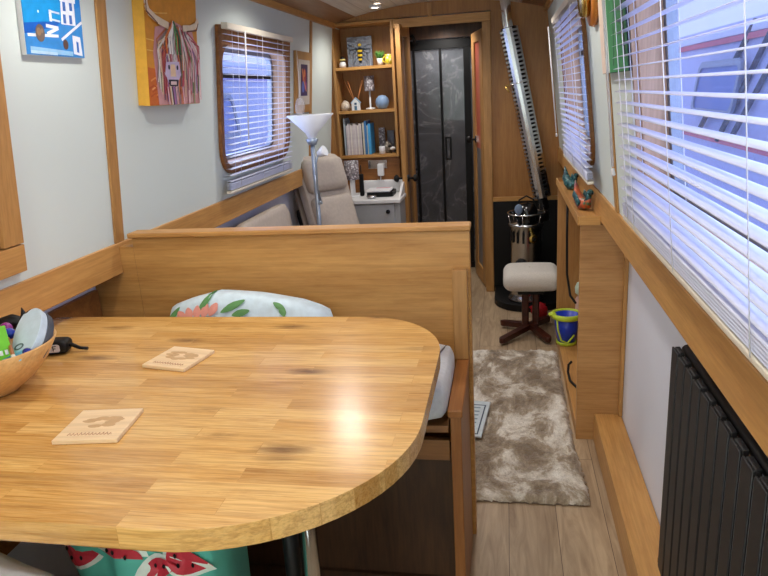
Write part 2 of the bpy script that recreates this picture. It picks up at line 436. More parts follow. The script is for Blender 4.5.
def ceiling():
    bm = bm_new(); N = 24; xs = [-1.17+k*(1.46)/N for k in range(N+1)]
    for a, b in zip(xs, xs[1:]):
        za, zb = ceil_z(a), ceil_z(b)
        q = [bm.verts.new(p) for p in ((a, Y0, za), (b, Y0, zb), (b, 6.1, zb), (a, 6.1, za))]
        q2 = [bm.verts.new(p) for p in ((a, Y0, za+.03), (b, Y0, zb+.03), (b, 6.1, zb+.03), (a, 6.1, za+.03))]
        mi = 1 if (a < -1.03 or b > .14) else 0
        for f in (q, q2, (q[0], q[3], q2[3], q2[0]), (q[1], q[2], q2[2], q2[1])): bm.faces.new(f).material_index = mi
    return bm
struct('ceiling', ceiling(), ['ceiling', 'brown_y'])
def box_to(name, *a, mat='oak_y', bev=.003): return struct(name, box(bm_new(), *a, bev), mat)
box_to('trim_1', -1.333, -1.224, Y0, 4.688, .914, 1.012)      # gunwale boards
box_to('trim_2', .346, .452, Y0, 4.688, .914, 1.012)
struct('trim_3', box(bm_new(), Y0, 4.69, V(1.866), V(1.915), 0, .018, .003), 'oak_y', TL)
struct('trim_4', box(bm_new(), Y0, 4.69, V(1.866), V(1.915), 0, .018, .003), 'oak_y', TR)
struct('trim_5', box(bm_new(), 1.893, 1.943, V(1.013), V(1.865), 0, .008, .002), 'oak_z', TL)
struct('trim_6', box(bm_new(), 4.12, 4.16, V(1.013), V(1.865), 0, .008, .002), 'oak_z', TL)
struct('trim_7', box(bm_new(), 2.19, 2.235, V(1.013), V(1.865), 0, .008, .002), 'oak_z', TR)
box_to('trim_8', .345, .450, Y0, 2.558, .0, .12)      # boxed pipe run along the floor
struct('trim_9', box(bm_new(), .436, .451, 2.535, 2.558, .121, .913, .002), 'oak_z')
struct('trim_10', box(bm_new(), -1.334, -1.318, .2, 1.89, .30, .862, .002), 'brown_x')
struct('wall_rear', box(bm_new(), -1.36, .48, Y0-.03, Y0, 0, 2.0), 'wall')

# partition at the far end
def partition():
    bm = bm_new(); y0, y1 = 4.69, 4.72
    box(bm, -1.335, .452, y0, y1, 1.90, 2.0); box(bm, -1.335, -1.165, y0, y1, 0, 1.90)
    box(bm, -.093, .452, y0, y1, 0, 1.90)
    box(bm, -1.165, -.735, 4.89, 4.91, 0, 1.90); box(bm, -1.165, -1.16, 4.69, 4.9, 0, 1.9); 
    box(bm, -.735, -.70, 4.72, 4.91, 0, 1.9)
    return bm
struct('wall_back', partition(), 'brown_z')
struct('trim_11', box(bm_new(), -.735, -.093, 4.670, 4.689, 1.835, 1.892, .003), 'oak_x')
struct('trim_12', box(bm_new(), -.148, -.093, 4.670, 4.689, 0, 1.834, .003), 'oak_z')
struct('trim_13', box(bm_new(), -.092, .450, 4.672, 4.689, .655, .685, .002), 'oak_x')
struct('trim_14', box(bm_new(), -.50, -.47, 4.682, 4.689, 1.893, 1.975, .002), 'oak_z')
# hearth surround of black tiles
def tiles():
    bm = bm_new()
    box(bm, -.091, .449, 4.676, 4.689, 0, .654)
    box(bm, .440, .451, 3.72, 4.675, 0, .90)
    return bm
struct('wall_hearth', tiles(), 'black')
# bathroom beyond
struct('wall_bathroom_back', box(bm_new(), -1.33, .45, 6.02, 6.06, 0, 1.97), 'marble')
struct('wall_bathroom_left', box(bm_new(), -1.30, -1.27, 4.92, 6.0, 0, 1.97), 'marble')
struct('wall_bathroom_right', box(bm_new(), -.02, .01, 4.74, 6.0, 0, 1.97), 'marble')
struct('wall_bathroom_header', box(bm_new(), -1.26, -.03, 5.36, 5.42, 1.80, 1.95), 'dark_x')

# windows: liner, outer frame, pane
def window(n, T, hole, wrail, big=False, frame='oak_x', reveal=.07, rnd_=.12, wtop=None):
    us = [p[0] for p in hole]; vs = [p[1] for p in hole]; u0, u1, v0, v1 = min(us), max(us), min(vs), max(vs)
    e = thing('window_%d' % n, 'x', 'window'); del e['label']; del e['category']; e['kind'] = 'structure'
    bm = bm_new(); ring_plate(bm, rrect(u0-wrail, u1+wrail, v0-wrail, v1+(wtop or wrail), rnd_ if not wtop else [rnd_, .01, .01, rnd_]), rrect(u0+.001, u1-.001, v0+.001, v1-.001, rnd_-.03), .001, .016)
    ob('window_surround', bm, 'brown_x' if not big else 'reveal', e, T)
    bm = bm_new(); ring_plate(bm, rrect(u0+.0004, u1-.0004, v0+.0004, v1-.0004, rnd_-.03), rrect(u0+.010, u1-.010, v0+.010, v1-.010, rnd_-.04), -reveal, .003)
    ob('reveal', bm, 'reveal', e, T)
    bm = bm_new(); ring_plate(bm, rrect(u0-.03, u1+.03, v0-.03, v1+.03, .09), rrect(u0+.03, u1-.03, v0+.03, v1-.03, .06), -reveal-.025, -reveal-.001)
    um = u1-.33 if not big else (u0+u1)/2
    ob('window_frame', bm, 'alu', e, T)
    ob('glazing_bar', box(bm_new(), u0+.03, u1-.03, v1-.14, v1-.12, -reveal-.02, -reveal-.006), 'black', e, T)
    ob('pane', box(bm_new(), u0+.02, u1-.02, v0+.02, v1-.02, -reveal-.016, -reveal-.012), 'glass', e, T)
    return e
window(1, TL, WIN_L, .03, wtop=.07)
window(2, TR, WIN_R, .025)
window(3, TR, WIN_B, .012, True, reveal=.055, rnd_=.07)

# what lies beyond the glass: moored boats
def neighbour(name, x, s, cols, label):
    e = thing(name, label, 'boat', (x+s*.4, 2.4, .0))
    body, stripe, roofc, wincol = [colour(c, .5) for c in cols]
    prof = [(x, .25), (x+s*.02, 1.0), (x+s*.12, 1.72), (x+s*.8, 1.85), (x+s*1.4, 1.72), (x+s*1.4, .25)]
    bm = bm_new(); T = Matrix(((1, 0, 0, 0), (0, 0, 1, 0), (0, 1, 0, 0), (0, 0, 0, 1)))
    prism(bm, prof, -1.5, 7.5, T=T); ob('cabin_side', bm, body, e)
    for z0, z1, c in ((1.0, 1.05, stripe), (1.60, 1.635, stripe), (1.64, 1.70, roofc)):
        bm = bm_new(); xx = x+s*(.02+.1*((z0+z1)/2-1)/.72)
        box(bm, min(xx-s*.02, xx+s*.01), max(xx-s*.02, xx+s*.01), -1.5, 7.5, z0, z1); ob('coach_line', bm, c, e)
    for y in (-.6, 1.0, 2.7, 4.3):
        bm = bm_new(); ring_plate(bm, rrect(y, y+.9, .0, .34, .08), rrect(y+.04, y+.86, .04, .30, .05), 0, .02)
        TT = Matrix.Translation((x+s*.03-s*.025, 0, 1.16)) @ Matrix(((0, s*.14, -s, 0), (1, 0, 0, 0), (0, 1, 0, 0), (0, 0, 0, 1)))
        f = ob('cabin_window', bm, 'alu', e, TT)
        ob('window_glass', box(bm_new(), y+.03, y+.87, .03, .31, .0, .008), wincol, f, TT)
    if s > 0:
        for (ya, za), (yb, zb) in (((3.80, 1.70), (4.30, 1.10)), ((3.45, 1.74), (3.95, 1.05)), ((3.30, 1.66), (3.70, 1.10))):
            bm = bm_new(); tube(bm, [(1.405, ya*1.15, za), (1.298, yb*1.15, zb-.03)], .016, 8); ob('deck_pole', bm, colour((70, 72, 84)), e)
    return e
neighbour('moored_boat', 1.30, 1, ((196, 202, 236), (222, 96, 110), (236, 240, 255), (120, 140, 200)), 'lavender blue boat with red coach lines moored outside the right hand windows')
neighbour('moored_boat', -2.1, -1, ((196, 208, 244), (170, 160, 220), (236, 240, 255), (140, 160, 226)), 'pale blue boat moored outside the left hand window')

# ------------------------------------------------------------ furniture: dinette
def dinette():
    e = thing('dining_table', 'long honey coloured butcher block dining table with rounded end', 'table', (-.42, 1.15, 0))
    pts = rrect(-1.305, -.14, .715, 1.655, .0)
    o = []
    def arc(cx, cy, rx, ry, a0, a1, n=14):
        for k in range(n+1):
            a = a0+(a1-a0)*k/n; o.append((cx+rx*math.cos(a), cy+ry*math.sin(a)))
    o.append((-1.305, .732)); arc(-.50, 1.070, .348, .338, -PI/2, 0, 18); arc(-.375, 1.40, .223, .252, 0, PI/2, 12); o.append((-1.305, 1.652))
    bm = bm_new(); prism(bm, o, .812, .85, bev=.004); ob('tabletop', bm, 'table', e)
    bm = bm_new(); lathe(bm, [(.14, 0), (.14, .01), (.05, .025), (.019, .04), (.019, .79), (.09, .80), (.09, .811), (0, .811)], (-.408, 1.12, 0)); ob('table_leg', bm, 'chrome', e)
    bm = bm_new(); tube(bm, [(-.452, 1.13, .0), (-.452, 1.13, .811)], .017); ob('table_leg', bm, 'black', e)
dinette()
def bench():
    e = thing('dinette_bench', 'tall oak backed bench seat across the cabin behind the table', 'bench', (-.7, 1.72, 0))
    bm = bm_new(); box(bm, -1.174, -.106, 1.90, 1.94, 0, 1.028, .002); box(bm, -1.332, -1.1741, 1.90, 1.94, 0, .912); box(bm, -1.223, -1.1741, 1.90, 1.94, .9121, 1.0)
    ob('back_panel', bm, 'oak_x', e)
    ob('top_cap', box(bm_new(), -1.182, -.103, 1.887, 1.953, 1.029, 1.045, .004), 'oak_x', e)
    ob('post', box(bm_new(), -.158, -.114, 1.868, 1.899, .6385, .918, .003), 'oak_z', e)
    ob('side_panel', box(bm_new(), -.146, -.118, 1.537, 1.898, 0, .6175, .002), 'oak_shaded_z', e)
    ob('armrest', box(bm_new(), -.152, -.114, 1.532, 1.898, .618, .638, .003), 'oak_shaded_y', e)
    ob('seat_board', box(bm_new(), -1.315, -.152, 1.55, 1.898, .565, .585, .002), 'oak_shaded_x', e)
    ob('seat_rail', box(bm_new(), -1.315, -.152, 1.565, 1.585, .475, .535, .002), 'oak_shaded_x', e)
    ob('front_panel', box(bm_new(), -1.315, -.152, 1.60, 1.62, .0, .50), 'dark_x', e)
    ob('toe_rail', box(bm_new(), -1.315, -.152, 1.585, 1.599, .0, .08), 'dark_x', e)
bench()
def seat_cushion():
    e = thing('seat_cushion', 'long pale grey bench cushion with dark piping behind the table', 'cushion', (-.7, 1.72, .586))
    bm = bm_new(); softbox(bm, -1.18, -.1535, 1.52, 1.86, .595, .712, .045, .008, n=14); ob('cushion_body', bm, 'cushion', e)
    bm = bm_new(); tube(bm, [(-.265, 1.545, .701), (-.235, 1.60, .715), (-.19, 1.74, .711), (-.178, 1.83, .698)], .0025, 6); ob('seam', bm, 'piping', e)
seat_cushion()
def front_bench():
    e = thing('dinette_bench', 'dark low bench in front of the table, mostly out of frame', 'bench', (-.9, .45, 0))
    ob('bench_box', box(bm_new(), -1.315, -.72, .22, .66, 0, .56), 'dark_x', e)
    ob('seat_board', box(bm_new(), -1.315, -.71, .21, .68, .561, .58), 'brown_x', e)
front_bench()

# floral pillow leaning on the bench back
def decorated_pillow():
    e = thing('floral_pillow', 'white pillow with coral flowers and green leaves leaning on bench back', 'pillow', (-.77, 1.78, .69))
    T = Matrix.Translation((-.775, 1.802, .782)) @ Matrix.Rotation(math.radians(-4), 4, 'Y') @ Matrix.Rotation(math.radians(72), 4, 'X')
    prof = [(-1.06, .70), (-1.04, .81), (-1.02, .845), (-.95, .865), (-.858, .880), (-.726, .862), (-.60, .836), (-.53, .812), (-.505, .79), (-.48, .70)]
    def warp(bm):      # sag of the upper edge
        for v in bm.verts:
            for (x0, a), (x1, b) in zip(prof, prof[1:]):
                if x0 <= v.co.x <= x1:
                    top = a+(b-a)*(v.co.x-x0)/(x1-x0)
                    if v.co.z > .70: v.co.z = .70+(v.co.z-.70)*(top-.70)/.18
                    break
    def zt(x, y):
        u, v = x/.277, y/.105; return .045*(max(0, (1-u**4))*max(0, (1-v**4)))**.35
    bm = bm_new(); pillow(bm, .277, .105, .045, T=T, n=20, wob=.004)
    warp(bm)
    ob('pillow_body', bm, colour((214, 232, 240)), e)
    def patch(name, c, a, b, rot, m):
        bm = bm_new(); n = 14; cv = bm.verts.new((c[0], c[1], zt(*c)+.007)); ring = []
        for k in range(n):
            t = 2*PI*k/n; x, y = a*math.cos(t), b*math.sin(t)*(1-.4*abs(math.cos(t)))
            x, y = c[0]+x*math.cos(rot)-y*math.sin(rot), c[1]+x*math.sin(rot)+y*math.cos(rot)
            ring.append(bm.verts.new((x, y, zt(x, y)+.006)))
        for k in range(n): bm.faces.new((cv, ring[k], ring[(k+1) % n]))
        bmesh.ops.transform(bm, matrix=T, verts=bm.verts); warp(bm)
        ob(name, bm, m, e)
    for i in range(5): patch('printed_flower', (-.195+.027*i, .045), .023, .015, 2.1-.3*i, colour((238, 160, 142)))
    for cx, cy, a, r in ((-.225, .055, .034, .8), (-.115, .070, .045, .9), (-.025, .055, .045, .5), (.0, .035, .03, .3), (.12, .066, .022, 2.6), (.13, .05, .018, 1.8)):
        patch('printed_leaf', (cx, cy), a, .012, r, colour((96, 150, 88)))
decorated_pillow()

# melon print bag below the table
def melon_bag():
    e = thing('shopping_bag', 'turquoise bag printed with watermelon slices under the table', 'bag', (-.68, 1.02, 0))
    def surf(u, v, off=0):   # u across 0..1, v up 0..1
        x = -.845+.275*u; bul = .035*math.sin(PI*u)*(.6+.4*math.sin(PI*v))
        return Vector((x+.02*math.sin(v*5)*(1-u), 1.0-bul+.012*math.sin(u*17+v*4)-off, .06+.655*v+.012*math.sin(u*9)*v))
    bm = bm_new(); n = 24; F = [[bm.verts.new(surf(i/n, j/n)) for j in range(n+1)] for i in range(n+1)]
    B = [[bm.verts.new(surf(i/n, j/n)+Vector((0, .16+.09*math.sin(PI*i/n), 0))) for j in range(n+1)] for i in range(n+1)]
    for i in range(n):
        for j in range(n):
            bm.faces.new((F[i][j], F[i+1][j], F[i+1][j+1], F[i][j+1])); bm.faces.new((B[i][j], B[i][j+1], B[i+1][j+1], B[i+1][j]))
    for i in range(n):
        bm.faces.new((F[i][n], F[i+1][n], B[i+1][n], B[i][n])); bm.faces.new((F[i][0], B[i][0], B[i+1][0], F[i+1][0]))
        bm.faces.new((F[0][i], F[0][i+1], B[0][i+1], B[0][i])); bm.faces.new((F[n][i], B[n][i], B[n][i+1], F[n][i+1]))
    for v in bm.verts: v.co.z = max(.002, v.co.z-.058)
    for f in bm.faces: f.smooth = True
    ob('bag_body', bm, 'teal', e)
    def slice_(name, cu, cv, R, rot, m, off):
        bm = bm_new(); pts = [(R*math.cos(a), R*math.sin(a)) for a in [k*PI/12 for k in range(13)]]
        vs = []; cx, cy = 0, R*.35
        for x, y in [(cx, cy)]+pts:
            X, Y = x*math.cos(rot)-y*math.sin(rot), x*math.sin(rot)+y*math.cos(rot)
            p = surf(cu+X/.275, cv+Y/.655, off); p.z -= .058; vs.append(bm.verts.new(p))
        for k in range(1, 13): bm.faces.new((vs[0], vs[k], vs[k+1]))
        bm.faces.new((vs[0], vs[13], vs[1])); return ob(name, bm, m, e)
    for cu, cv, rot in ((.10, .91, 2.6), (.42, .90, .1), (.70, .84, .5), (.26, .80, 3.3), (.92, .90, 2.2), (.10, .60, .5), (.5, .62, 3.0), (.8, .6, 1.0), (.3, .45, .3), (.62, .38, 2.4)):
        slice_('melon_rind', cu, cv, .052, rot, colour((226, 236, 226)), .003)
        slice_('melon_slice', cu, cv, .043, rot, colour((196, 44, 62)), .005)
        for q in range(3):
            a = .6+q*.95; X, Y = .024*math.cos(a), .024*math.sin(a)+.004
            bx, by = X*math.cos(rot)-Y*math.sin(rot), X*math.sin(rot)+Y*math.cos(rot)
            p = surf(cu+bx/.275, cv+by/.655, .006); p.z -= .058
            bm = bm_new(); blob(bm, p, (.0035, .002, .006), 1); ob('melon_pip', bm, 'black', e)
    for s in (.3, .7):
        bm = bm_new(); p = surf(s-.12, 1); q = surf(s+.12, 1)
    bm = bm_new(); tube(bm, [(-.78, 1.10, .64), (-.77, 1.10, .70), (-.70, 1.10, .73), (-.63, 1.10, .70), (-.62, 1.10, .64)], .007, 8); ob('bag_handle', bm, 'teal', e)
melon_bag()
# white throw cushion on the near bench
def near_cushion():
    e = thing('throw_cushion', 'crumpled white cushion below the near edge of the table', 'cushion', (-.85, .68, .58))
    T = Matrix.Translation((-.935, .705, .668)) @ Matrix.Rotation(-.06, 4, 'Z') @ Matrix.Rotation(math.radians(6), 4, 'Y')
    bm = bm_new(); pillow(bm, .22, .135, .075, T=T, wob=.02, seed=3); ob('cushion_body', bm, 'spec_white', e)
    bm = bm_new(); pts = [(.22*(1-.06*v*v), .135*v, 0) for v in [-1+.1*k for k in range(21)]]; tube(bm, pts, .004, 6); ob('seam', bm, 'piping', e, T)
near_cushion()

# coasters
def coaster(cx, cy, rot, s, label, pic):
    e = thing('coaster', label, 'coaster', (cx, cy, .8502), group='pale wooden coasters on the table', rot=(0, 0, rot))
    T = Matrix.Translation((cx, cy, .8505)) @ Matrix.Rotation(rot, 4, 'Z')
    ob('coaster_body', box(bm_new(), -s, s, -s, s, 0, .008, .001), 'birch', e, T)
    # burnt drawing and pencilled line of script
    bm = bm_new()
    for k in range(pic):
        a = rnd.random()*6.3; r = .02+.018*rnd.random(); x, y = r*math.cos(a), .008+r*.55*math.sin(a)
        n = 9; prism(bm, [(x+.011*math.cos(t*2*PI/n)*(1+.4*rnd.random()), y+.005*math.sin(t*2*PI/n)*(1+.4*rnd.random())) for t in range(n)], .0080, .0082+k*.00003)
    ob('burnt_drawing', bm, colour((196, 158, 112)), e, T)
    bm = bm_new()
    for k in range(12):
        x = -.04+k*.007; tube(bm, [(x, -.043, .0083), (x+.002, -.036+.004*rnd.random(), .0083), (x+.005, -.042, .0083)], .0006, 4)
    ob('burnt_script', bm, colour((170, 110, 84)), e, T)
coaster(-.755, 1.011, .13, .0605, 'square pale wood coaster nearest the table edge', 14)
coaster(-.757, 1.338, -.19, .0585, 'square pale wood coaster further back near the pillow', 16)

# fruit bowl and what is in it
def bowl():
    bm = bm_new(); prof = [(0, .002), (.046, .002), (.050, .006), (.084, .030), (.116, .066), (.139, .108), (.136, .110), (.132, .106), (.109, .068), (.078, .036), (.046, .012), (0, .010)]
    lathe(bm, prof, (-1.083, 1.13, .849), 48)
    single('wooden_bowl', bm, 'bamboo', 'light bamboo bowl full of odds and ends on the table', 'bowl')
bowl()
def glasses_case():
    e = thing('spectacle_case', 'white oval zip case with black underside leaning in the bowl', 'case', (-1.01, 1.2, .90))
    T = Matrix.Translation((-.999, 1.175, .962)) @ Matrix.Rotation(math.radians(18), 4, 'Z') @ Matrix.Rotation(math.radians(36), 4, 'X') @ Matrix.Rotation(math.radians(-22), 4, 'Y')
    bm = bm_new(); prism(bm, [(.034*math.cos(k*PI/20), .066*math.sin(k*PI/20)) for k in range(40)], .0, .020, bev=.009, T=T); ob('case_top', bm, colour((196, 214, 226)), e)
    bm = bm_new(); prism(bm, [(.035*math.cos(k*PI/20), .067*math.sin(k*PI/20)) for k in range(40)], -.018, -.0005, bev=.008, T=T); ob('case_base', bm, colour((70, 76, 86)), e)
    bm = bm_new(); ring_plate(bm, [(.012*math.cos(t*PI/8)-.012, -.035+.008*math.sin(t*PI/8)) for t in range(16)], [(.008*math.cos(t*PI/8)-.012, -.035+.005*math.sin(t*PI/8)) for t in range(16)], .0202, .021)
    ob('logo', bm, colour((90, 110, 120)), e, T)
glasses_case()
def carton():
    e = thing('small_carton', 'bright green small carton standing in the bowl', 'box', (-1.03, 1.06, .89))
    T = Matrix.Translation((-1.045, 1.100, .962)) @ Matrix.Rotation(math.radians(-40), 4, 'Z') @ Matrix.Rotation(math.radians(-16), 4, 'Y')
    ob('carton_body', box(bm_new(), -.020, .020, -.035, .035, -.045, .040, .001), colour((112, 196, 40)), e, T)
    bm = bm_new()
    for k in range(6): box(bm, .0202, .0208, -.028+k*.010, -.022+k*.010, -.020, -.010)
    ob('lettering', bm, 'white', e, T)
carton()
def balls():
    for c, r, m, l in (((-1.085, 1.20, .970), .014, (140, 40, 130), 'shiny purple bead in the bowl behind the green carton'),
                       ((-1.06, 1.178, .966), .013, (30, 60, 180), 'shiny blue bead in the bowl beside the purple one'),
                       ((-1.050, 1.150, .958), .009, (60, 170, 180), 'tiny turquoise bead in the bowl by the pencil'),
                       ((-.975, 1.118, .947), .010, (24, 40, 140), 'dark blue bead in the bowl at the pencil tip')):
        bm = bm_new(); blob(bm, c, (r, r, r), 3); single('bead', bm, plain('bead_paint', m, .15, coat=1), l, 'bead')
balls()
def pencil():
    e = thing('pencil', 'brown wooden pencil with pale ferrule lying across the bowl', 'pencil', (-1.0, 1.11, .95))
    a, b = Vector((-1.040, 1.148, .966)), Vector((-.972, 1.075, .957))
    bm = bm_new(); tube(bm, [a, b], .004, 6); ob('barrel', bm, colour((158, 100, 60)), e)
    d = (b-a).normalized(); bm = bm_new(); tube(bm, [b+d*.0005, b+d*.012], .0045, 10); ob('ferrule', bm, 'cream', e)
pencil()
bm = bm_new(); T = Matrix.Translation((-1.018, 1.098, .938)) @ Matrix.Rotation(.6, 4, 'Z') @ Matrix.Rotation(-.25, 4, 'Y')
box(bm, -.045, .040, -.050, .045, -.002, .002, .0008); box(bm, -.01, .039, -.049, .0, .0021, .0026, mi=1); box(bm, -.042, .0, -.02, .04, .0021, .0026, mi=2); box(bm, .0, .025, -.03, -.02, .0027, .0030, mi=3)
single('leaflet', bm, [colour((140, 200, 214)), colour((90, 176, 206)), colour((70, 110, 60)), 'white'], 'blue and green printed leaflet lying in the bowl', 'leaflet', T)
def toy():
    e = thing('horned_strap', 'black rubber grip with pointed horns at the back of the bowl', 'strap', (-1.09, 1.22, .93))
    bm = bm_new(); tube(bm, [(-1.16, 1.20, .945), (-1.13, 1.225, .965), (-1.10, 1.24, .972), (-1.07, 1.24, .966)], [.012, .017, .018, .014], 12); ob('grip', bm, 'black', e)
    bm = bm_new(); tube(bm, [(-1.075, 1.24, .970), (-1.068, 1.242, .988), (-1.078, 1.25, 1.002)], [.010, .007, .001], 8)
    tube(bm, [(-1.066, 1.242, .985), (-1.054, 1.25, .998)], [.006, .001], 8); ob('horn', bm, 'black', e)
toy()
def pouch():
    e = thing('black_pouch', 'small black pouch with white logo and strap beside the bowl', 'pouch', (-1.03, 1.345, .85))
    T = Matrix.Translation((-1.098, 1.378, .853)) @ Matrix.Rotation(.25, 4, 'Z') @ Matrix.Scale(.88, 4)
    bm = bm_new(); softbox(bm, -.055, .032, -.028, .03, 0, .036, .014, .003, T=T); ob('pouch_body', bm, 'black', e)
    bm = bm_new(); tube(bm, [(-.0, -.0, .02), (.04, -.004, .018), (.06, -.006, .008), (.082, -.01, .006)], [.004, .006, .005, .005], 8); 
    ob('strap', bm, 'black', e, T)
    bm = bm_new(); prism(bm, rrect(-.028, .014, .008, .030, .006), .0285, .0292, T=Matrix(((1, 0, 0, 0), (0, 0, -1, 0), (0, 1, 0, 0), (0, 0, 0, 1)))); f = ob('logo_patch', bm, 'white', e, T)
    bm = bm_new()
    for pts in ([(-.020, -.0296, .026), (-.015, -.0296, .013), (-.010, -.0296, .026)], [(-.004, -.0296, .012), (-.004, -.0296, .026), (.005, -.0296, .026)], [(-.004, -.0296, .019), (.003, -.0296, .019)]):
        tube(bm, pts, .0012, 5)
    ob('logo_letters', bm, 'black', f, T)
pouch()
for o in COL.objects:      # the bowl stands a little further back
    if not o.parent and o.name.split('.')[0] in ('wooden_bowl', 'spectacle_case', 'small_carton', 'bead', 'pencil', 'leaflet', 'horned_strap'): o.location += Vector((-.012, .024, 0))

# ------------------------------------------------------------ pictures and wall things
def paint(name, label, T, u0, u1, v0, v1, depth, side, base, marks, cat='picture', fr=None):
    e = thing(name, label, cat, T @ Vector(((u0+u1)/2, v0, 0)))
    def box_f(): return box(bm_new(), u0, u1, v0, v1, .001, depth)
    ob('canvas_block' if not fr else 'picture_frame', box_f(), side, e, T)
    cols = []; bm = bm_new()
    def mi(c):
        m = colour(c)
        if m not in cols: cols.append(m)
        return cols.index(m)
    ins = .0015 if not fr else fr
    prism(bm, [(u0+ins, v0+ins), (u1-ins, v0+ins), (u1-ins, v1-ins), (u0+ins, v1-ins)], depth+.0002, depth+.001, mi(base))
    W, H = u1-u0-2*ins, v1-v0-2*ins
    for k, (c, kind, pts, *r) in enumerate(marks):
        z = depth+.0012+k*.00006
        P = [(u0+ins+W*min(1, max(0, p[0])), v0+ins+H*min(1, max(0, p[1]))) for p in pts]
        if kind == 'poly': prism(bm, P, z-.0006, z, mi(c))
        elif kind == 'dot':
            q = r[0]; prism(bm, [(P[0][0]+q*W*math.cos(t*PI/7), P[0][1]+q*W*1.2*math.sin(t*PI/7)) for t in range(14)], z-.0006, z, mi(c))
        else:
            q = r[0]*W
            for a, b in zip(P, P[1:]):
                dx, dy = b[0]-a[0], b[1]-a[1]; L = math.hypot(dx, dy) or 1; nx, ny = -dy/L*q/2, dx/L*q/2
                prism(bm, [(a[0]+nx, a[1]+ny), (a[0]-nx, a[1]-ny), (b[0]-nx, b[1]-ny), (b[0]+nx, b[1]+ny)], z-.0006, z, mi(c))
    ob('painted_face' if not fr else 'print', bm, cols, e, T)
    return e
def cow_marks():
    m = _cow(); out = []
    for i, (c, k, pts, *r) in enumerate(m):
        out.append((c, k, [((x-.34)*1.4+.16 if i >= 27 else x, y*.80) for x, y in pts])+tuple(r))
    return out
def _cow():
    m = [((222, 150, 44), 'poly', [(0, 0), (1, 0), (1, 1.25), (0, 1.25)]), ((206, 106, 36), 'poly', [(0, 0), (.55, 0), (.5, .32), (0, .36)])]
    for k in range(22):
        x, y = rnd.random()*.45, rnd.random()*.3; m.append(((rnd.choice([(232, 150, 80), (190, 84, 30), (240, 180, 120)])), 'line', [(x, y), (x+.08, y+.03), (x+.16, y)], .014))
    for y in (.62, .52, .88): m.append(((244, 200, 110), 'line', [(0, y), (.2, y-.01), (.4, y+.01)], .008))
    m.append(((206, 150, 150), 'poly', [(.34, 0), (1, 0), (1, .45), (.86, .76), (.6, .82), (.34, .74), (.30, .5)]))
    pal = [(196, 80, 100), (230, 220, 214), (150, 138, 134), (206, 120, 70), (150, 110, 160), (232, 180, 190), (104, 76, 84), (130, 150, 100), (176, 70, 80), (226, 196, 160), (222, 214, 210)]
    for k in range(90):
        x = .32+.66*rnd.random(); top = .80-.2*abs(x-.62)-.10*rnd.random(); bot = rnd.random()*.35
        m.append((rnd.choice(pal), 'line', [(.62+(x-.62)*.5, top), (x, (top+bot)/2+.1), (x+.03*rnd.random(), (top+bot)/2), (x-.02+.05*rnd.random(), bot)], .012+.010*rnd.random()))
    m += [((236, 218, 190), 'line', [(.16, 1), (.19, .93), (.25, .87), (.33, .82), (.42, .79), (.5, .77)], .06), ((120, 70, 50), 'line', [(.12, 1), (.22, .87), (.36, .775)], .014),
          ((236, 218, 190), 'line', [(.70, .77), (.82, .785), (.90, .82), (.96, .88)], .055), ((110, 64, 50), 'line', [(.76, .745), (.91, .772), (1, .85)], .014)]
    m.append(((206, 190, 220), 'poly', [(.44, .42), (.62, .43), (.64, .30), (.58, .20), (.48, .20), (.42, .30)]))
    m += [((238, 206, 170), 'poly', [(.50, .40), (.56, .40), (.57, .28), (.49, .28)]), ((40, 34, 50), 'poly', [(.46, .25), (.60, .25), (.59, .185), (.48, .185)]),
          ((226, 200, 196), 'line', [(.49, .215), (.57, .215)], .03), ((30, 30, 60), 'dot', [(.475, .37)], .018), ((30, 30, 60), 'dot', [(.592, .37)], .018), ((50, 40, 60), 'line', [(.53, .18), (.54, .0)], .10)]
    for k in range(12):
        x = .40+.26*rnd.random(); m.append((rnd.choice(pal), 'line', [(x, .18), (x+.02, 0)], .018))
    for x, c in ((.50, (240, 236, 230)), (.55, (180, 176, 180)), (.46, (220, 120, 50)), (.60, (90, 150, 80)), (.53, (240, 236, 230)), (.65, (60, 110, 70))):
        m.append((c, 'line', [(.56, .82), (x-.01, .66), (x, .5)], .03))
    return m
paint('canvas_painting', 'orange canvas painting of a shaggy highland cow with curved horns', TL, 2.10, 2.478, V(1.432), V(1.85), .040, colour((228, 172, 60)), (234, 176, 54), cow_marks())
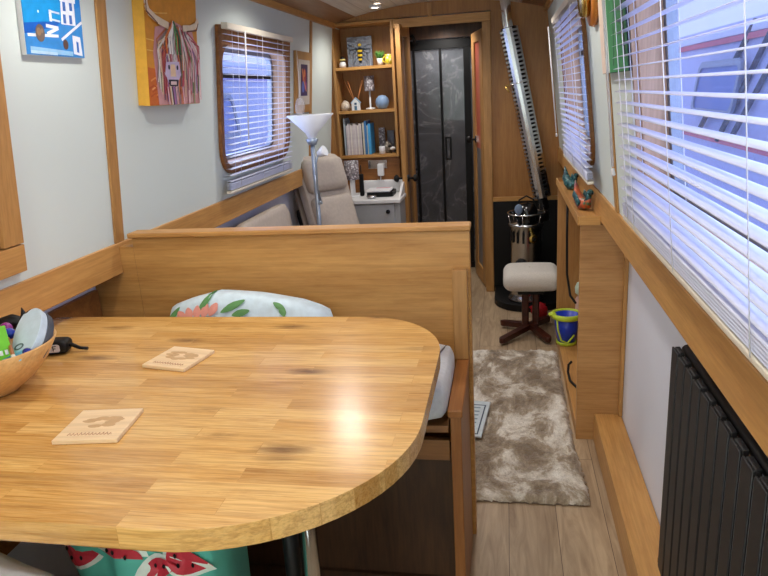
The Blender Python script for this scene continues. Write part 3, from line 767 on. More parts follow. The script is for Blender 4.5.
blue = [((16, 150, 220), 'poly', [(0, .45), (.62, .62), (.72, 1), (0, 1)]), ((10, 92, 190), 'poly', [(.0, .35), (.4, .42), (.62, .62), (.3, .58), (0, .52)]), ((56, 140, 214), 'poly', [(0, 0), (1, 0), (1, .95), (.75, .8), (.6, .55), (0, .34)]),
        ((236, 240, 250), 'line', [(.04, .33), (.55, .36)], .03), ((236, 240, 250), 'line', [(.35, .52), (.56, .50), (.36, .38)], .035), ((236, 240, 250), 'line', [(.6, .30), (1, .66)], .03),
        ((236, 240, 250), 'poly', [(.62, .58), (.88, .58), (.88, 1), (.64, 1)]), ((60, 110, 190), 'poly', [(.66, .6), (.71, .6), (.71, .76), (.66, .76)]), ((60, 110, 190), 'poly', [(.77, .6), (.82, .6), (.82, .76), (.77, .76)]),
        ((60, 110, 190), 'poly', [(.67, .82), (.72, .82), (.72, .98), (.67, .98)]), ((60, 110, 190), 'poly', [(.79, .84), (.84, .84), (.84, .98), (.79, .98)]),
        ((236, 240, 250), 'poly', [(.42, .60), (.46, .60), (.46, .80), (.42, .80)]), ((210, 224, 244), 'line', [(.42, .78), (.60, .76)], .02), ((210, 224, 244), 'line', [(.44, .64), (.60, .62)], .02),
        ((236, 240, 250), 'poly', [(.80, .06), (.96, .03), (.94, .38), (.80, .40)]), ((40, 110, 200), 'poly', [(.86, .10), (.90, .09), (.90, .28), (.86, .30)]),
        ((150, 200, 236), 'line', [(.06, .10), (.45, .08), (.78, .06)], .05), ((190, 220, 244), 'line', [(.06, .05), (.5, .04)], .03), ((112, 96, 86), 'dot', [(.24, .38)], .075), ((150, 120, 90), 'dot', [(.22, .40)], .035),
        ((100, 74, 64), 'dot', [(.66, .22)], .045), ((140, 120, 100), 'dot', [(.27, .42)], .02), ((236, 244, 255), 'dot', [(.24, .74)], .012)]
paint('canvas_painting', 'blue canvas painting of white harbour steps and houses', TL, 1.562, 1.803, V(1.567), V(1.82), .014, 'white', (24, 130, 214), [(c, k, [(x, y*.56) for x, y in pts])+tuple(r) for c, k, pts, *r in blue]+[((16, 150, 220), 'poly', [(0, .55), (.6, .55), (.6, 1), (0, 1)]), ((236, 240, 250), 'poly', [(.62, .55), (.9, .55), (.9, .8), (.62, .8)]), ((60, 110, 190), 'poly', [(.7, .6), (.75, .6), (.75, .7), (.7, .7)])])
violet = [((60, 40, 90), 'poly', [(.2, .2), (.8, .2), (.8, .9), (.2, .9)]), ((150, 50, 70), 'dot', [(.5, .62)], .18), ((210, 120, 70), 'dot', [(.52, .70)], .08), ((90, 110, 190), 'dot', [(.4, .4)], .12), ((150, 70, 130), 'dot', [(.62, .42)], .1), ((220, 150, 90), 'line', [(.3, .8), (.5, .5), (.7, .3)], .05)]
paint('framed_print', 'small violet print in an oak frame right of the left hand window', TL, 3.80, 4.118, V(1.345), V(1.685), .016, 'oak_z', (206, 196, 186), violet, fr=.045)
greenm = [((236, 214, 196), 'poly', [(.78, 0), (1, 0), (1, .55), (.86, .7), (.78, .4)]), ((226, 232, 226), 'poly', [(.55, .0), (.80, .0), (.80, 1), (.62, 1)]), ((60, 150, 92), 'poly', [(0, 0), (.66, 0), (.66, .6), (.5, 1), (0, 1)]),
          ((40, 70, 60), 'poly', [(.36, .5), (.60, .6), (.62, 1), (.3, 1)]), ((110, 190, 130), 'poly', [(.82, .6), (1, .6), (1, 1), (.86, 1)]), ((24, 60, 50), 'line', [(.08, .1), (.10, .95)], .05), ((80, 170, 110), 'line', [(.3, .1), (.45, .5)], .03), ((30, 90, 60), 'line', [(.5, .05), (.4, .4)], .02)]
paint('canvas_painting', 'green canvas print half hidden behind the large blind', TR, 1.735, 2.185, V(1.440), V(1.80), .022, colour((26, 34, 48)), (66, 150, 96), greenm)
# oak hatch surround at the far left edge
def hatch():
    e = thing('side_hatch', 'framed oak side hatch at the left edge above the gunwale board', 'hatch', (-1.23, 1.0, 1.04))
    def b(*a): return box(bm_new(), *a, .002)
    ob('stile', b(1.393, 1.463, V(1.115), V(1.85), .001, .022), 'oak_z', e, TL)
    ob('stile', b(.45, .52, V(1.115), V(1.85), .001, .022), 'oak_z', e, TL)
    ob('rail', b(.45, 1.463, V(1.043), V(1.112), .001, .022), 'oak_y', e, TL)
    ob('panel', b(.52, 1.393, V(1.1125), V(1.85), .001, .012), 'brown_z', e, TL)
hatch()
def barometer():
    e = thing('barometer', 'round brass dial on a wooden disc by the far right window', 'barometer', TR @ Vector((2.41, V(1.68), 0)))
    T = TR @ Matrix.Translation((2.41, V(1.69), 0))
    bm = bm_new(); lathe(bm, [(0, .001), (.095, .001), (.10, .010), (.095, .022), (0, .022)], seg=36); ob('wooden_disc', bm, wood('pine', (206, 128, 50), (170, 96, 36), 'z'), e, T)
    bm = bm_new(); lathe(bm, [(0, .0225), (.065, .0225), (.068, .04), (.06, .05), (.055, .045), (0, .045)], seg=36); b = ob('dial_case', bm, 'brass', e, T)
    bm = bm_new(); lathe(bm, [(0, .0455), (.052, .0455), (0, .046)], seg=30); ob('dial_face', bm, 'white', b, T)
    bm = bm_new(); box(bm, -.002, .002, -.01, .04, .0465, .0475); ob('pointer', bm, 'black', b, T)
barometer()

# ------------------------------------------------------------ blinds
def blind(name, label, T, u0, u1, v0, v1, cords, wand, stack=5, pitch=.0262, gap=.028, sw=.0125, sag=.0, wl=.45, cl=.0):
    e = thing(name, label, 'blind', T @ Vector(((u0+u1)/2, v0, gap+.01)))
    c = gap+.013
    ob('headrail', box(bm_new(), u0, u1, v1-.025, v1, c-.014, c+.014, .002), 'cream', e, T)
    ob('bottom_rail', box(bm_new(), u0, u1, v0, v0+.012, c-.012, c+.012, .003), 'cream', e, T)
    vs = []; v = v1-.045
    while v > v0+.018+stack*.006: vs.append(v); v -= pitch
    vs += [v0+.018+.006*k for k in range(stack)]
    def slat_mesh():
        bm = bm_new(); N = 5; nu = 12; top = []
        for h in (0, .0008):
            top.append([[bm.verts.new((u0+.004+(u1-u0-.008)*j/nu, h+.0022*(1-(2*i/N-1)**2)-sag*math.sin(PI*j/nu), c-sw+2*sw*i/N)) for i in range(N+1)] for j in range(nu+1)])
        a, b = top
        for j in range(nu):
            for i in range(N):
                for g in (a, b): bm.faces.new((g[j][i], g[j+1][i], g[j+1][i+1], g[j][i+1])).smooth = True
            for i in (0, N): bm.faces.new((a[j][i], a[j+1][i], b[j+1][i], b[j][i]))
        for j in (0, nu):
            for i in range(N): bm.faces.new((a[j][i], a[j][i+1], b[j][i+1], b[j][i]))
        return bm
    first = None
    for k, v in enumerate(vs):
        if first is None: o = first = ob('slat', slat_mesh(), 'slat', e, T)
        else: o = first.copy(); COL.objects.link(o); o.parent = e
        dv = v-v0; d = (T.to_3x3() @ Vector((0, 1, 0))) * (v)
        tilt = rnd.uniform(-.03, .03) if k < len(vs)-stack else 0
        o.location = d
    for u in cords:
        for dw in (-sw-.001, sw+.001):
            bm = bm_new(); tube(bm, [(u, v0+.01, c+dw), (u, v1-.02, c+dw)], .0009, 5); ob('ladder_cord', bm, 'spec_white', e, T)
    if wand:
        bm = bm_new(); tube(bm, [(wand, v1-.02, c+.018), (wand, v1-.02-wl, c+.024)], .0035, 8); ob('tilt_wand', bm, 'glass_frost' if cl else 'white', e, T)
        bm = bm_new(); lathe(bm, [(0, 0), (.006, .003), (.004, .02), (0, .022)], (wand, v1-.025-wl-.02, c+.024), 10, ax=(0, 1, 0)); ob('wand_end', bm, 'white', e, T)
    return e
blind('venetian_blind', 'white slatted blind over the left hand window', TL, 2.735, 3.62, V(1.045), V(1.742), (2.85, 3.15, 3.45), 2.92, wl=.46)
blind('venetian_blind', 'white slatted blind over the small far right window', TR, 2.57, 3.66, V(1.055), V(1.735), (2.7, 3.1, 3.5), 3.86, wl=.55)
blind('venetian_blind', 'large white slatted blind over the near right window', TR, .22, 1.77, V(1.08), V(1.78), (.40, .82, 1.22, 1.60, 1.68), 1.80, wl=.55, cl=1)
# paper tag and glass pendant hanging by the blinds
bm = bm_new(); box(bm, 3.44, 3.52, V(1.42), V(1.66), .001, .004)
def pendant():
    e = thing('glass_pendant', 'clear glass bauble hanging in front of the small violet print', 'ornament', TL @ Vector((3.72, V(1.36), .06)))
    bm = bm_new(); T = TL @ Matrix.Translation((3.70, V(1.385), .07)); blob(bm, (0, 0, 0), (.07, .055, .02), 3, nz=.1); ob('bauble', bm, m_glass('bauble_glass', (225, 225, 230), .28), e, T)
    bm = bm_new(); tube(bm, [(0, .045, 0), (0, .30, -.02)], .0012, 5); ob('cord', bm, 'spec_white', e, T)
pendant()

# ------------------------------------------------------------ right side
def radiator():
    e = thing('radiator', 'tall black panel radiator with vertical fins under the large blind', 'radiator', (.40, 1.0, .14))
    ya = 1.60; n = 16; p = .063
    for k in range(n):
        y = ya-p*k
        bm = bm_new(); T = Matrix(((0, 0, 1, 0), (1, 0, 0, 0), (0, 1, 0, 0), (0, 0, 0, 1)))
        prism(bm, rrect(y-p+.012, y, .16, .792, .002, 1), .392, .397, bev=.002, T=T)
        ob('fin', bm, 'anthracite', e)
        ob('fin_cap', box(bm_new(), .3975, .410, y-p+.014, y-.004, .777, .794, .003), 'anthracite', e)
    for z in (.785, .175):
        bm = bm_new(); tube(bm, [(.427, ya-.004, z), (.427, ya-p*n+.01, z)], .014, 12); ob('manifold', bm, 'black', e)
    for y in (1.45, .8):
        ob('bracket', box(bm_new(), .428, .4515, y-.015, y+.015, .75, .83, .002), 'black', e)
    bm = bm_new(); lathe(bm, [(0, 0), (.012, 0), (.012, .03), (.008, .035), (.008, .05), (0, .05)], (.42, 1.615, .215), 12); ob('valve', bm, 'black', e)
    bm = bm_new(); lathe(bm, [(0, 0), (.006, 0), (.006, .012), (0, .014)], (.398, 1.604, .168), 10); ob('valve_cap', bm, 'brass', e)
radiator()
def shelf_unit():
    e = thing('shelf_unit', 'narrow oak wall shelf unit with open front and tray top', 'shelf unit', (.34, 3.1, 0))
    ob('end_panel', box(bm_new(), .275, .444, 2.560, 2.580, 0, .902, .001), wood('oak_figured', (196, 148, 94), (160, 112, 62), 'x', big=.8), e)
    ob('end_panel', box(bm_new(), .270, .40, 3.628, 3.645, 0, .902, .001), 'oak_z', e)
    ob('top_board', box(bm_new(), .2686, .345, 2.552, 3.66, .906, .918, .001), 'oak_y', e)
    ob('tray_lip', box(bm_new(), .262, .2685, 2.545, 3.665, .903, .937, .001), 'oak_y', e)
    ob('tray_lip', box(bm_new(), .2686, .345, 2.545, 2.5515, .903, .937, .001), 'oak_x', e)
    ob('tray_lip', box(bm_new(), .2686, .345, 3.6605, 3.665, .903, .937, .001), 'oak_x', e)
    ob('bottom_board', box(bm_new(), .276, .435, 2.581, 3.627, .0, .060, .001), 'oak_y', e)
    ob('back_board', box(bm_new(), .436, .439, 2.581, 3.627, .0, .9), 'brown_z', e)
shelf_unit()
def bird(loc, rot, s, m, m2, label):
    e = thing('bird_figurine', label, 'figurine', loc, group='painted bird figurines on the tray top', rot=(0, 0, rot))
    T = Matrix.Translation(loc) @ Matrix.Rotation(rot, 4, 'Z') @ Matrix.Scale(s, 4)
    bm = bm_new(); tube(bm, [(-.055, 0, .045), (-.03, 0, .022), (.0, 0, .02), (.03, 0, .03), (.055, 0, .06), (.07, 0, .10)], [.004, .018, .024, .022, .013, .002], 14)
    for v in bm.verts: v.co.z = max(v.co.z, 0)
    ob('body', bm, m, e, T)
    bm = bm_new(); tube(bm, [(-.03, 0, .03), (-.045, 0, .05), (-.052, 0, .066)], [.012, .009, .008], 10); blob(bm, (-.056, 0, .070), (.015, .012, .012), 2); ob('head', bm, m2, e, T)
    bm = bm_new(); lathe(bm, [(.004, 0), (0, .016)], (-.068, 0, .069), 8, ax=(-1, 0, -.1)); ob('beak', bm, 'black', e, T)
    for sd in (-1, 1):
        bm = bm_new(); pillow(bm, .035, .014, .004, 8, T=Matrix.Translation((.015, sd*.021, .04)) @ Matrix.Rotation(-.6, 4, 'Y') @ Matrix.Rotation(PI/2, 4, 'X')); ob('wing', bm, m2, e, T)
bird((.310, 3.36, .919), 1.9, 1.05, 'bird_teal', 'bird_teal', 'teal patterned bird figurine further along the tray top')
bird((.308, 2.80, .919), 1.9, 1.1, 'bird_mix', 'bird_teal', 'orange green and blue bird figurine nearest on the tray top')
def bucket():
    e = thing('toy_bucket', 'blue toy bucket with lime rim on the bottom shelf', 'bucket', (.315, 3.50, .061))
    c = (.315, 3.50, .061)
    bm = bm_new(); lathe(bm, [(0, 0), (.046, 0), (.070, .165), (.067, .165), (.044, .006), (0, .006)], c, 28); ob('pail', bm, 'bucket', e)
    bm = bm_new(); lathe(bm, [(.0705, .145), (.082, .150), (.084, .172), (.0705, .176), (.067, .166), (.0705, .145)], c, 28); ob('rim', bm, 'lime', e)
    bm = bm_new(); lathe(bm, [(.047, .0), (.052, .0), (.054, .018), (.049, .018), (.047, 0)], c, 28); ob('foot_band', bm, 'lime', e)
    bm = bm_new(); blob(bm, (.238, 3.485, .232), (.022, .02, .012), 2); ob('spout', bm, 'lime', e)
    bm = bm_new(); tube(bm, [(.260, 3.452, .215), (.265, 3.433, .16), (.282, 3.435, .10), (.315, 3.435, .085), (.35, 3.44, .13)], .005, 8); ob('handle', bm, 'lime', e)
bucket()
def bottle():
    e = thing('bottle', 'pink bottle with pale green cap inside the shelf unit', 'bottle', (.398, 3.585, .061))
    c = (.398, 3.585, .061)
    bm = bm_new(); lathe(bm, [(0, 0), (.030, 0), (.032, .02), (.032, .225), (.02, .245), (0, .245)], c, 20); ob('bottle_body', bm, colour((214, 176, 160)), e)
    bm = bm_new(); lathe(bm, [(.018, .246), (.034, .26), (.036, .29), (.026, .315), (0, .32)], c, 20); ob('cap', bm, colour((206, 226, 206)), e)
bottle()
bm = bm_new(); tube(bm, [(.30, 3.40, .895), (.296, 3.36, .7), (.296, 3.32, .5), (.31, 3.28, .40), (.33, 3.22, .38)], .006, 8)
single('power_cable', bm, 'black', 'black cable hanging down inside the shelf unit', 'cable')
bm = bm_new(); tube(bm, [(.30, 3.05, .14), (.288, 3.06, .12), (.284, 3.04, .09), (.29, 2.99, .068), (.32, 2.9, .067), (.36, 2.8, .067)], .006, 8)
single('cable_loop', bm, 'black', 'short black cable loop on the bottom shelf below the bucket', 'cable')

# ------------------------------------------------------------ stove corner
bm = bm_new()
hp = [(-.085, 4.66)]+[(-.085+.02*0, 4.45)]+[(.13+.21*math.cos(a), 4.38+.19*math.sin(a)) for a in [PI+PI*k/16 for k in range(17)]]+[(.43, 4.38), (.43, 4.66)]
hp = [(-.085, 4.665), (-.085, 4.40)]+[(.14+.225*math.cos(PI+PI*k/18), 4.40+.20*math.sin(PI+PI*k/18)) for k in range(1, 18)]+[(.41, 4.40), (.41, 4.665)]
prism(bm, hp, .001, .045, bev=.008)
single('hearth_slab', bm, 'black', 'black curved hearth slab on the floor under the stove', 'hearth')
def stove():
    c = (.125, 4.35, .046)
    e = thing('stove', 'small cylindrical polished steel stove on the black hearth', 'stove', c)
    bm = bm_new(); lathe(bm, [(0, .0), (.115, 0), (.118, .02), (.100, .035), (.098, .05), (.098, .50), (.112, .505), (.112, .520), (0, .522)], c, 40); ob('drum', bm, 'steel', e)
    for k in range(8):
        a = -PI*.95+k*PI*.9/7; bm = bm_new(); x, y = c[0]+.0985*math.cos(a), c[1]+.0985*math.sin(a)
        box(bm, -.007, .007, -.002, .002, .40, .47); ob('air_slot', bm, 'black', e, Matrix.Translation((x, y, c[2])) @ Matrix.Rotation(a+PI/2, 4, 'Z'))
    a = -1.95; d = Vector((math.cos(a), math.sin(a), 0))
    bm = bm_new(); lathe(bm, [(.045, 0), (.045, .012), (.03, .016), (0, .018)], Vector(c)+d*.092+Vector((0, 0, .25)), 20, ax=d); ob('door', bm, 'black', e)
    a = -1.15; d = Vector((math.cos(a), math.sin(a), 0))
    bm = bm_new(); lathe(bm, [(.028, 0), (.028, .016), (.02, .02), (0, .021)], Vector(c)+d*.094+Vector((0, 0, .43)), 20, ax=d); g = ob('dial', bm, 'brass', e)
    bm = bm_new(); lathe(bm, [(.012, .0215), (.012, .026), (0, .027)], Vector(c)+d*.094+Vector((0, 0, .43)), 14, ax=d); ob('dial_hub', bm, 'black', g)
    bm = bm_new(); R = .118; tube(bm, [(c[0]+R*math.cos(t*PI/16), c[1]+R*math.sin(t*PI/16), c[2]+.585) for t in range(33)], .005, 8); 
    ob('guard_rail', bm, 'chrome', e)
    for k in range(6):
        t = k*PI/3+.3; bm = bm_new(); tube(bm, [(c[0]+.106*math.cos(t), c[1]+.106*math.sin(t), c[2]+.521), (c[0]+R*math.cos(t), c[1]+R*math.sin(t), c[2]+.583)], .003, 6); ob('rail_post', bm, 'chrome', e)
    bm = bm_new(); lathe(bm, [(0, 0), (.06, 0), (.055, .05), (.05, .06), (0, .06)], (.215, 4.41, .569), 24); ob('flue_collar', bm, 'black', e)
stove()
def kettle():
    e = thing('kettle', 'black kettle standing on top of the stove', 'kettle', (.095, 4.31, .57)); c = (.130, 4.31, .5685)
    bm = bm_new(); lathe(bm, [(0, 0), (.060, 0), (.068, .02), (.066, .085), (.045, .125), (.012, .132), (0, .150)], c, 24); ob('kettle_body', bm, 'black_gloss', e)
    bm = bm_new(); tube(bm, [(.072, 4.31, .65), (.080, 4.31, .72), (.125, 4.31, .745), (.17, 4.31, .72), (.182, 4.31, .65)], .006, 8); ob('handle', bm, 'black', e)
    bm = bm_new(); tube(bm, [(.075, 4.28, .60), (.050, 4.27, .63), (.037, 4.265, .655)], [.013, .009, .006], 10); ob('spout', bm, 'black_gloss', e)
kettle()
def fan():
    e = thing('stove_fan', 'small grey blue oval fan guard in front of the kettle', 'fan', (.07, 4.24, .568))
    bm = bm_new(); blob(bm, (.075, 4.238, .672), (.026, .006, .034), 2); ob('blade_disc', bm, colour((112, 130, 156)), e)
    bm = bm_new(); tube(bm, [(.078, 4.245, .569), (.078, 4.245, .65)], .004, 8); ob('stem', bm, 'black', e)
fan()
def flue():
    e = thing('flue_pipe', 'leaning chrome flue pipe in a slotted heat guard above the stove', 'flue', (.215, 4.41, .63))
    a, b = Vector((.243, 4.42, .64)), Vector((.012, 4.42, 1.80))
    bm = bm_new(); tube(bm, [a, b, b+Vector((-.008, 0, .06)), Vector((-.002, 4.42, 1.985))], [.032, .032, .032, .032], 20); ob('pipe', bm, 'chrome', e)
    bm = bm_new(); tube(bm, [a+(b-a)*.07, a+(b-a)*.97], .046, 20); ob('liner', bm, 'black', e)  # black tube added inside the guard to darken its slots
    d = (b-a); L = d.length; d.normalize(); u = Vector((1, 0, 0)); u = (u-d*u.dot(d)).normalized(); v = d.cross(u)
    if v.y > 0: v = -v        # v faces the camera side
    a0 = a+d*.08; R = .060; rows = 84; H = (L-.12)/rows; bm = bm_new()
    # guard wraps the front; each column is (angle0, angle1, slotted)
    def P(t, s, r=R): return a0+d*s+(u*math.sin(t)+v*math.cos(t))*r
    segs = [(-1.8, -1.15, 0), (-1.15, -.62, 1), (-.62, -.30, 0), (-.30, .05, 0), (.05, .36, 0), (.36, .90, 1), (.90, 1.3, 0), (1.3, 1.8, 0)]
    for t0, t1, sl in segs:
        for k in range(rows):
            if sl and k % 2: continue
            q = [bm.verts.new(P(t, s, r)) for r in (R, R-.002) for t, s in ((t0, k*H), (t1, k*H), (t1, (k+1)*H), (t0, (k+1)*H))]
            bm.faces.new(q[:4]); bm.faces.new(q[4:])
            for i in range(4): bm.faces.new((q[i], q[(i+1) % 4], q[4+(i+1) % 4], q[4+i]))
    ob('heat_guard', bm, 'steel', e)
    bm = bm_new(); tube(bm, [P(t, L*.62, R+.004) for t in [-1.7+.2*k for k in range(18)]], .003, 6); ob('clamp', bm, 'chrome', e)
    bm = bm_new(); tube(bm, [P(-1.3, L*.62, R+.004), P(-1.3, L*.62-.0, R+.03), P(-1.1, L*.62-.04, R+.02)], .005, 8); ob('clamp_hook', bm, 'brass', e)
flue()
def footstool():
    e = thing('footstool', 'pale cushioned footstool with dark mahogany swivel base', 'footstool', (.13, 3.80, 0))
    bm = bm_new(); softbox(bm, -.022, .300, 3.685, 4.00, .290, .395, .048, .010, n=14); ob('cushion', bm, 'stool_fab', e)
    bm = bm_new(); lathe(bm, [(0, .0), (.006, 0), (.007, .004), (0, .006)], (.13, 3.83, .402), 12); ob('button', bm, 'stool_fab', e)
    ob('seat_plate', box(bm_new(), .06, .21, 3.74, 3.92, .262, .289, .005), 'black', e)
    ob('pedestal', box(bm_new(), .085, .125, 3.80, 3.85, .055, .2615, .008), 'mahogany', e)
    ob('pedestal', box(bm_new(), .145, .185, 3.80, 3.85, .055, .2615, .008), 'mahogany', e)
    for ax, ay in ((-.04, 3.60), (-.04, 3.92), (.235, 3.62), (.25, 4.0)):
        bm = bm_new(); p0, p1 = Vector((.135, 3.82, .048)), Vector((ax, ay, .030)); u = (p1-p0); L = u.length; ang = math.atan2(u.y, u.x)
        prism(bm, rrect(0, L, -.018, .018, .017), -.016, .016, bev=.005, T=Matrix.Translation(p0) @ Matrix.Rotation(ang, 4, 'Z') @ Matrix.Rotation(math.atan2(.018, L), 4, 'Y')); ob('foot', bm, 'mahogany', e)
footstool()
bm = bm_new(); blob(bm, (.20, 4.12, .045), (.05, .03, .044), 3, nz=.5, nf=3); single('red_cloth', bm, 'red', 'crumpled red cloth on the floor behind the footstool', 'cloth')
# rug
def rug():
    e = thing('rug', 'shaggy beige and white mottled rug on the aisle floor', 'rug', (-.02, 2.8, 0))
    bm = bm_new(); nx, ny = 60, 130; x0, x1, y0, y1 = -.315, .262, 2.085, 3.50; G = []
    for i in range(nx+1):
        r = []
        for j in range(ny+1):
            x, y = x0+(x1-x0)*i/nx, y0+(y1-y0)*j/ny; ed = min(i, nx-i, j, ny-j)
            jit = .006 if ed == 0 else .0
            h = .018*(min(1, ed/2.0)**.5)+.010*noise.noise(Vector((x*25, y*25, 0)))*(ed > 0)+.006*noise.noise(Vector((x*70, y*70, 3)))*(ed > 0)
            wx = .004*noise.noise(Vector((0, y*14, 5)))+.020*(i/nx)**2*max(0, min(1, (2.52-y)/.35)); r.append(bm.verts.new((x+wx+rnd.uniform(-jit, jit), y+rnd.uniform(-jit, jit), .006+max(0, h))))
        G.append(r)
    for i in range(nx):
        for j in range(ny): bm.faces.new((G[i][j], G[i+1][j], G[i+1][j+1], G[i][j+1])).smooth = True
    ob('pile', bm, 'rug', e)
    ob('backing', box(bm_new(), x0+.003, x1-.003, y0+.003, y1-.003, .0005, .0055), colour((110, 92, 78)), e)
rug()
def tablet():
    e = thing('bathroom_scale', 'pale flat panel with dark border lying on the rug beside the bench', 'panel', (-.13, 2.63, .03))
    T = Matrix.Translation((-.175, 2.640, .036)) @ Matrix.Rotation(-.10, 4, 'Z')
    e.name = 'flat_panel'
    ob('panel_body', box(bm_new(), -.09, .082, -.16, .165, 0, .010, .004), colour((196, 208, 214)), e, T)
    bm = bm_new(); ring_plate(bm, [(-.075, -.145), (.066, -.145), (.066, .125), (-.075, .125)], [(-.069, -.139), (.060, -.139), (.060, .119), (-.069, .119)], .0101, .0108); ob('border_line', bm, colour((50, 66, 90)), e, T)
    bm = bm_new()
    for k in range(6): box(bm, -.05, .045, .09-.035*k, .10-.035*k, .0101, .0106)
    ob('printed_lines', bm, colour((120, 140, 150)), e, T)
tablet()

# ------------------------------------------------------------ far left seating
def recliner():
    e = thing('recliner_chair', 'beige leather recliner with padded head pillow facing the aisle', 'armchair', (-1.0, 3.85, 0))
    R = Matrix.Translation((-.955, 3.93, 0)) @ Matrix.Rotation(math.radians(-38), 4, 'Z')
    B = R @ Matrix.Translation((-.07, 0, .42)) @ Matrix.Rotation(math.radians(-19), 4, 'Y')
    bm = bm_new(); softbox(bm, -.07, .04, -.175, .175, 0, .690, .075, .0, T=B, n=14); ob('backrest', bm, 'beige', e)
    bm = bm_new(); softbox(bm, -.10, -.071, -.165, .165, 0, .60, .014, .0, T=B, n=10); ob('back_shell', bm, 'beige_dark', e)
    bm = bm_new(); softbox(bm, -.17, -.101, -.15, .15, 0, .40, .02, .0, T=B, n=8); ob('back_frame', bm, 'black', e)
    bm = bm_new(); softbox(bm, .0, .085, -.155, .155, .45, .66, .04, .0, T=B, n=10); ob('head_pillow', bm, 'beige', e)
    bm = bm_new(); softbox(bm, .0, .080, -.155, .155, .08, .42, .038, .0, T=B, n=10); ob('lumbar_pad', bm, 'beige', e)
    bm = bm_new(); softbox(bm, .0, .46, -.22, .22, .33, .46, .05, .01, T=R, n=12); ob('seat', bm, 'beige', e)
    for s in (-1, 1):
        bm = bm_new(); tube(bm, [(-.05, s*.26, .55), (.2, s*.26, .57), (.38, s*.26, .56)], .022, 10); tube(bm, [(.1, s*.26, .56), (.1, s*.24, .34)], .018, 8); ob('armrest', bm, 'mahogany', e, R)
    bm = bm_new(); lathe(bm, [(0, 0), (.25, 0), (.25, .025), (.05, .04), (.035, .06), (.035, .325), (0, .325)], (.2, 0, 0), 28); ob('swivel_base', bm, 'mahogany', e, R)
recliner()
def settee():
    e = thing('armchair', 'low beige armchair against the left wall beyond the bench', 'armchair', (-1.1, 3.1, 0))
    B = Matrix.Translation((-1.20, 0, .40)) @ Matrix.Rotation(math.radians(-6), 4, 'Y')
    bm = bm_new(); softbox(bm, -.05, .05, 2.86, 3.55, 0, .475, .07, 0, T=B, n=14); ob('backrest', bm, 'beige', e)
    bm = bm_new(); softbox(bm, -1.17, -.72, 2.88, 3.44, .28, .42, .05, .01, n=12); ob('seat', bm, 'beige', e)
    for y in (2.92, 3.38):
        for x in (-1.2, -.76):
            bm = bm_new(); tube(bm, [(x, y, 0), (x, y, .30)], .02, 8); ob('leg', bm, 'mahogany', e)
settee()
def lamp_floor():
    x, y = -1.045, 3.60
    e = thing('floor_lamp', 'white uplighter floor lamp with side reading lamp before the recliner', 'lamp', (x, y, 0))
    bm = bm_new(); lathe(bm, [(0, 0), (.13, 0), (.13, .015), (.02, .03), (0, .03)], (x, y, 0), 28); ob('base', bm, 'lamp_metal', e)
    bm = bm_new(); tube(bm, [(x, y, .03), (x, y, 1.20)], .013, 12); ob('pole', bm, 'lamp_metal', e)
    bm = bm_new(); lathe(bm, [(.018, 0), (.034, .035), (.128, .130), (.126, .133), (.030, .042), (.0, .030)], (x, y, 1.205), 36); ob('bowl_shade', bm, 'lamp_glass', e)
    bm = bm_new(); lathe(bm, [(0, 0), (.022, 0), (.036, .032), (.020, .036), (0, .036)], (x, y, 1.175), 20); ob('collar', bm, 'lamp_metal', e)
    bm = bm_new(); tube(bm, [(x+.02, y, .86), (x+.015, y-.03, .95), (x+.02, y-.035, 1.08), (x+.035, y-.02, 1.13)], .006, 8); ob('gooseneck', bm, 'lamp_metal', e)
    bm = bm_new(); lathe(bm, [(0, 0), (.016, .0), (.030, .045), (.028, .047), (.0, .02)], (x+.035, y-.02, 1.125), 20, ax=(.75, -.2, .35)); ob('reading_shade', bm, 'lamp_glass', e)
    bm = bm_new(); tube(bm, [(x, y, .85), (x+.025, y, .86)], .012, 10); ob('switch', bm, 'lamp_metal', e)
lamp_floor()
bm = bm_new(); T = Matrix.Translation((-.84, 3.82, .475)); pillow(bm, .09, .07, .03, 10, T=T, wob=.01); 
def napkin():
    global bm
    bmesh.ops.translate(bm, verts=bm.verts, vec=(0, 0, .01)); single('folded_cloth', bm, 'spec_white', 'small white folded cloth on the recliner seat', 'cloth')
napkin()

# ------------------------------------------------------------ bookcase and its things
def bookcase():
    e = thing('bookcase', 'tall oak bookcase with open shelves built into the end wall', 'bookcase', (-.945, 4.78, .95))
    y0, y1 = 4.672, 4.885
    ob('side_panel', box(bm_new(), -1.164, -1.148, y0, y1, .995, 1.895, .001), 'oak_z', e)
    ob('side_panel', box(bm_new(), -.754, -.736, y0, y1, .995, 1.895, .001), 'oak_z', e)
    ob('back_panel', box(bm_new(), -1.147, -.755, y1-.006, y1, 1.02, 1.876), 'brown_z', e)
    for z0, z1, n in ((1.877, 1.895, 'top_board'), (1.590, 1.610, 'shelf'), (1.301, 1.321, 'shelf'), (.995, 1.015, 'shelf')):
        ob(n, box(bm_new(), -1.147, -.755, y0, y1-.007, z0, z1, .001), 'oak_x', e)
bookcase()
struct('wall_alcove', box(bm_new(), -1.155, -.74, 4.70, 4.715, 0, .99), 'brown_x')
yS = 4.76
